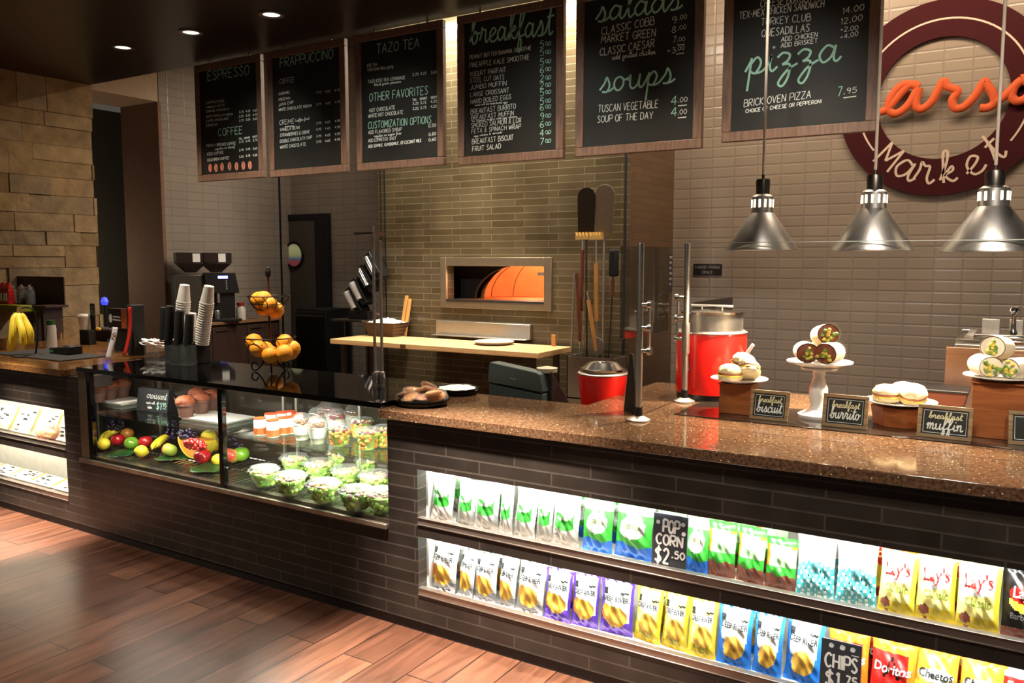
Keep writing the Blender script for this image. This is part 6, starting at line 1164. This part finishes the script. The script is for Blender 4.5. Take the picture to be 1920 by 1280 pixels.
DES = {
 'popcorn': ([ZW, ZS, ZG, ZLG], lambda u, v: 1 if v < .32 + .02 * sin(u * 9) else 2 if v < .62 and .1 < u < .86 and not el(u, v, .6, .6, .2, .1) else 3 if v < .72 and .1 < u < .86 else 0, (('Popcorn', .46, .5, .44, WINK, 0),)),
 'kettle': ([ZG, ZB, ZW, ZLG], lambda u, v: 1 if v < .24 + .03 * sin(u * 7) else 2 if el(u, v, .5, .56, .36, .2) else 3 if v > .8 else 0, (('KETTLE', .5, .54, .5, GINK, .0),)),
 'nut': ([ZLG, ZBR, ZG, ZO], lambda u, v: 1 if v < .28 + .02 * sin(u * 11) else 2 if v < .46 or v > .86 else 3 if u < .1 or (v > .8 and u > .8) else 0, ()),
 'teal': ([ZT, ZW, ZK], lambda u, v: 1 if v > .62 - .25 * abs(u - .5) or sin(u * 37 + v * 11) * sin(v * 41 - u * 7) > .35 else 2 if sin(u * 29 + 2) * sin(v * 33) > .86 and v < .5 else 0, ()),
 'classic': ([ZLY, ZY, ZBR, ZW], lambda u, v: 2 if el(u, v, .22, .16, .14, .08) else 1 if v < .2 or u > .9 else 3 if el(u, v, .5, .68, .4, .18) else 0, (("Lay's", .5, .62, .66, REDINK, 1), ('Classic', .5, .36, .6, GINK, 0))),
 'bbq': ([ZK, ZR, ZY, ZBR], lambda u, v: 1 if el(u, v, .5, .62, .36, .12) else 2 if el(u, v, .5, .52, .34, .14) else 3 if v < .14 else 0, (("Lay's", .5, .58, .52, WINK, 1), ('Barbecue', .5, .28, .6, ZGY, 0))),
 'deep_grey': ([ZW, ZGY, ZCH, ZO], lambda u, v: 2 if el(u, v, .52, .32, .34, .2) else 3 if el(u, v, .3, .36, .24, .18) else 1 if v < .2 or u < .08 else 0, (('DEEP RIVER', .5, .62, .74, INK, 0),)),
 'deep_purple': ([ZW, ZP_, ZCH, ZO], lambda u, v: 2 if el(u, v, .5, .34, .36, .2) else 3 if el(u, v, .2, .4, .16, .16) else 1 if v < .26 or u < .1 or u > .92 else 0, (('DEEP RIVER', .5, .62, .74, INK, 0),)),
 'deep_yellow': ([ZLY, ZY, ZCH, ZW], lambda u, v: 3 if el(u, v, .5, .66, .4, .1) else 2 if el(u, v, .55, .34, .34, .2) else 1 if v < .22 or u < .1 or u > .88 else 0, (('DEEP RIVER', .5, .63, .7, INK, 0), ('Rosemary', .5, .15, .5, GINK, 0), ('& Olive Oil', .54, .07, .44, GINK, 0))),
 'deep_blue': ([ZW, ZN, ZCH, ZLY], lambda u, v: 2 if el(u, v, .5, .32, .3, .2) else 3 if el(u, v, .62, .36, .22, .16) else 1 if v < .42 or u < .12 or u > .9 else 0, (('DEEP RIVER', .5, .64, .74, INK, 0),)),
 'red_tri': ([ZR, ZK, ZO, ZW], lambda u, v: 1 if .42 < v < .78 and abs(u - .5) < (.78 - v) * .55 and abs(u - .5) > (.74 - v) * .35 else 2 if v > .8 or u > .85 else 0, (('Doritos', .5, .5, .8, WINK, .12),)),
 'cheese': ([ZO, ZY, ZW, ZR], lambda u, v: 2 if el(u, v, .5, .62, .42, .1) else 1 if v < .5 else 0, (('Cheetos', .5, .58, .76, INK, .1),)),
 'red_corn': ([ZR, ZY, ZO, ZW], lambda u, v: 1 if el(u, v, .5, .35, .34, .2) else 3 if v > .84 else 0, (('Fritos', .5, .64, .64, ZLY, 0),)),
}
def bag_front(w, h, t, sd, side=-1):
    def f(u, v, off=0):
        a = max(0, 1 - abs(2 * u - 1) ** 2.2); b = max(0, sin(pi * min(max((v - .05) / .9, 0), 1))) ** .55
        wr = .0035 * sin(u * 17 + sd) * sin(v * 13 + sd * 2) + .004 * sin(u * 6 + v * 19 + sd) * b + .003 * sin((u + v) * 26 + sd)
        return ((u - .5) * w * (1 - .07 * b), side * (t * a * b + (wr * a if side < 0 else 0) + off) + .012 * sin(v * 5 + sd) * (v - .5), v * h)
    return f
_bags = {}
def snack_bag(kind, label, x, y, z, w, h, lean, rz, grp):
    key = kind
    mats_, zf, txt = DES[kind]; sd = len(kind) * 1.7
    if key not in _bags:
        fr_ = bag_front(.12, .19, .026, sd); bk = bag_front(.12, .19, .022, sd, 1); mb = MB()
        mb.grid(lambda u, v: fr_(u, v), 26, 40, 0, lambda u, v: (zf(u, v) if .04 < v < .955 else (zf(u, .1 if v < .5 else .9)))); mb.grid(lambda u, v: bk(1 - u, v), 10, 14, 0, lambda u, v: zf(.05, v))
        o = mb.build('snack_bag', mats_, ang=50, fix=False); tag(o, label, 'snack bag', grp)
        for s_, cu, cv, wd, m, arch in txt:
            mb = MB(); type_on(mb, s_, (cu - .5) * .12, cv * .19, wd * .12, lambda xx, zz: fr_(xx / (.12 * .94) + .5, min(max(zz / .19, 0), 1), .0032), bold=.02, shear=.12 if arch else 0, hs=1.5 if s_ == 'DEEP RIVER' else 1.25, rot=.08 if kind == 'classic' and s_ != 'Classic' else 0); mb.build('lettering', m, o, smooth=False, fix=False)
        if kind.startswith('deep'):
            mb = MB(); q = lambda a, b: fr_(a, b, .0025); mb.grid(lambda u, v: q(.1 + .14 * u, .74 + .12 * v), 2, 2); mb.build('corner_mark', INK, o, smooth=False, fix=False); mb = MB(); mb.grid(lambda u, v: q(.66 + .22 * u, .78 + .035 * v + .01 * sin(u * 14)), 8, 1); mb.build('bag_mark', INK, o, smooth=False, fix=False)
        _bags[key] = o
    else: o = copy_tree(_bags[key], label=label, group=grp)
    o.location = (x, y, z); o.rotation_euler = (radians(lean), 0, rz); o.scale = (w / .12, .5 + .5 * w / .12, h / .19); return o
KN = {'popcorn': 'white and green popcorn bag with silver bottom', 'kettle': 'green popcorn bag with blue bottom', 'nut': 'green and orange bag with brown bottom', 'teal': 'teal and white popcorn bag', 'classic': 'pale yellow potato chip bag reading Classic', 'bbq': 'black barbecue chip bag with red badge', 'deep_grey': 'white chip bag with grey bottom', 'deep_purple': 'white and purple chip bag', 'deep_yellow': 'yellow rosemary and olive oil chip bag', 'deep_blue': 'white and blue chip bag', 'red_tri': 'red tortilla chip bag with dark triangle', 'cheese': 'orange and yellow cheese puff bag', 'red_corn': 'red and yellow corn chip bag'}
ORD = ('first', 'second', 'third', 'fourth', 'fifth', 'sixth', 'seventh', 'eighth', 'ninth')
def row(items, pyf, z0, y, shelf, grp, h):
    seen = {}
    for i, (k, a, b, hf) in enumerate(items):
        xa, xb = YP(a, pyf(a), y - .03).x, YP(b, pyf(b), y - .03).x; seen[k] = seen.get(k, 0) + 1
        n_ = sum(1 for q in items if q[0] == k)
        lb = f"{ORD[seen[k]-1] if n_ > 1 else 'only'} {KN[k]}, {shelf}"
        rr = random.Random(i * 7 + a); o = snack_bag(k, lb, (xa + xb) / 2, y + rr.uniform(-.006, .012), z0 + .007, (xb - xa) * .99, h * hf, -7 - rr.uniform(0, 5), rr.uniform(-.16, .1), grp)
UP = [('popcorn', 801, 842, 1), ('popcorn', 845, 880, .92), ('popcorn', 880, 926, .95), ('popcorn', 928, 952, .95), ('popcorn', 952, 996, .97), ('popcorn', 996, 1026, .97), ('popcorn', 1026, 1078, .98), ('kettle', 1084, 1140, .98), ('kettle', 1141, 1214, 1), ('kettle', 1216, 1272, 1), ('kettle', 1275, 1322, .95), ('nut', 1318, 1372, .95), ('nut', 1372, 1428, .95), ('nut', 1428, 1488, .85), ('teal', 1487, 1561, .98), ('teal', 1562, 1640, .98), ('classic', 1640, 1714, .95), ('classic', 1712, 1790, .97), ('classic', 1788, 1874, 1.02), ('bbq', 1874, 1962, 1.02)]
row(UP, lambda x: 978 + (x - 800) * .19, ZU0, YF + .072, 'upper shelf front row', 'snack bags on the upper lit shelf', .208)
BK = [('popcorn', 822, 866, 1.08), ('popcorn', 900, 942, 1.06), ('popcorn', 966, 1010, 1.06), ('kettle', 1060, 1110, 1.06), ('kettle', 1120, 1180, 1.06), ('nut', 1290, 1345, 1.08), ('nut', 1350, 1405, 1.08), ('nut', 1410, 1470, 1.08), ('teal', 1500, 1570, 1.08), ('red_corn', 1600, 1670, 1.06), ('cheese', 1680, 1750, 1.06), ('red_corn', 1760, 1840, 1.06)]
row(BK, lambda x: 968 + (x - 800) * .18, ZU0, YF + .19, 'upper shelf back row', 'snack bags at the back of the upper lit shelf', .196)
LO = [('deep_grey', 795, 848, 1.0), ('deep_grey', 848, 880, .95), ('deep_grey', 880, 922, .95), ('deep_grey', 922, 958, .95), ('deep_grey', 958, 1012, .98), ('deep_purple', 1012, 1064, .96), ('deep_purple', 1064, 1114, .97), ('deep_purple', 1116, 1178, .97), ('deep_yellow', 1178, 1232, .95), ('deep_yellow', 1231, 1282, .97), ('deep_yellow', 1282, 1336, .97), ('deep_blue', 1336, 1404, .98), ('deep_blue', 1404, 1462, .98), ('deep_blue', 1462, 1536, 1.0), ('red_tri', 1545, 1624, 1), ('red_tri', 1622, 1712, 1), ('cheese', 1706, 1792, 1), ('cheese', 1790, 1880, 1), ('red_corn', 1868, 1960, 1.0)]
row(LO, lambda x: 1102 + (x - 790) * .25, ZL0, YF + .072, 'lower shelf front row', 'snack bags on the lower lit shelf', .212)
BL = [('deep_grey', 815, 860, 1.08), ('deep_grey', 900, 950, 1.06), ('deep_purple', 1030, 1090, 1.06), ('deep_yellow', 1200, 1262, 1.06), ('deep_blue', 1360, 1430, 1.06), ('red_tri', 1580, 1660, 1.06), ('cheese', 1680, 1760, 1.06), ('red_corn', 1780, 1860, 1.06)]
row(BL, lambda x: 1090 + (x - 790) * .24, ZL0, YF + .19, 'lower shelf back row', 'snack bags at the back of the lower lit shelf', .2)
def pcard(label, px0, px1, pyt, pyb, z0, words, doodle):
    a, b = YP(px0, pyb, YF + .02), YP(px1, pyb, YF + .02); W = (b.x - a.x) / 2; H = (pyb - pyt) * M_PX(a) * 1.0
    t = thing('price_card', label, 'price card', ((a.x + b.x) / 2, YF + .026, z0 + .007), 0, 'chalk style price cards in the snack shelves'); T = Matrix.Rotation(radians(-6), 4, 'X')
    mb = MB(); mb.T = T; mb.box(-W, W, 0, .004, 0, H); cd_ = mb.build('card', mat('slate_card', '#3a3c40', .45), t, bevel=.001); mb = MB(); mb.T = T; fn = lambda x, z: (x, -.001, z)
    for s_, x0, x1, z, h, wd in words: write(mb, s_, x0 * W, x1 * W, z * H, h * H, wd * W, fn)
    for cx, cz, r in doodle: mb.poly([fn(cx * W + r * W * cos(k * .524) * (1 + .15 * sin(k * 2)), cz * H + r * W * sin(k * .524)) for k in range(12)])
    mb.stroke([(.5 * W, words[-1][2] * H - .008), (.88 * W, words[-1][2] * H - .008)], .045 * W, fn); mb.build('lettering', mat('card_white', '#f6f6f2', .7), cd_, smooth=False, fix=False)
pcard('dark price card reading POP CORN $2.50', 1219, 1284, 966, 1072, ZU0, (('POP', -.4, .5, .68, .22, .12), ('CORN', -.75, .75, .46, .18, .11), ('$2', -.78, .02, .14, .26, .12), ('.50', .2, .9, .26, .12, .09)), ((-.72, .84, .12), (.72, .86, .12), (.78, .7, .12), (-.8, .06, .14), (-.1, .04, .14)))
pcard('dark price card reading CHIPS $1.75', 1534, 1611, 1192, 1300, ZL0, (('CHIPS', -.75, .8, .52, .24, .11), ('$1', -.7, -.05, .2, .26, .12), ('.75', .15, .85, .28, .16, .1)), ((-.5, .9, .13), (.05, .9, .14), (.55, .9, .13)))

# ------------------------------------------------------------------ packs in the left niches
PK = mat('white_wrap', '#f4f0e2', .5, 0, .06, 20); PKY = mat('yellow_wrap', '#e8c84a', .5); PKD = mat('pack_print', '#2a2824', .6); PKC = mat('clear_film_wrap', '#e9e2d0', .25)
def pack(label, x, y, z, w, d, seed, tilt, grp):
    t = thing('wrapped_pack', label, 'wrapped sandwich', (x, y, z), 0, grp); t.rotation_euler = (tilt, 0, 0); rnd = random.Random(seed)
    MB().box(-w / 2, w / 2, 0, d, 0, .02).build('wrap', PK, t, bevel=.006); MB().box(-w / 2 + .004, -w / 2 + .02, .004, d - .004, .0195, .0215).build('yellow_edge', PKY, t, smooth=False)
    mb = MB()
    for i in range(7): a, b = rnd.uniform(-.32, .3) * w, rnd.uniform(.08, .85) * d; mb.box(a, a + rnd.uniform(.02, .05), b, b + rnd.uniform(.006, .014), .02, .0212)
    mb.build('print', PKD, t, smooth=False); return t
POSW = ('the pier', 'the first', 'the second', 'the third', 'the fourth')
for i in range(5):
    pack(f"flat white wrapped pack in the lower left shelf, {ORD[i]} from the brick pier", -4.985 - i * .25, YF + .055, ZL0 + .012, .235, .11, i, radians(16), 'flat wrapped packs in the lower left shelf opening')
for i in range(4):
    pack(f"white wrapped pack leaning in the upper left shelf, {ORD[i]} from the brick pier", -4.96 - i * .25, YF + .075, ZU0 + .012, .235, .17, i + 9, radians(62), 'leaning wrapped packs in the upper left shelf opening')
t = thing('croissant_sandwich', 'toasted croissant sandwich in clear film at the end of the upper left shelf', 'sandwich', (YP(92, 822, YF + .06).x, YF + .068, ZU0 + .008)); CR = mat('croissant_crust', '#b5702a', .55, 0, .35, 30)
for k, (dx, r) in enumerate(((-.075, .04), (-.02, .05), (.045, .045))): MB().ball((dx, .01 * k, r * .95), r * .9, r * 1.3, r, 14, 10, f=lambda d: 1 + .06 * sin(d.y * 14)).build('crust', CR, t)
MB().box(-.09, .07, -.045, .06, .03, .042).build('filling', mat('ham_orange', '#d06a2c', .5), t, bevel=.004); MB().ball((-.01, .01, .045), .12, .075, .06, 14, 10, f=lambda d: 1 + .08 * sin(d.x * 17) * sin(d.y * 13)).build('film', FILM, t, ang=10)
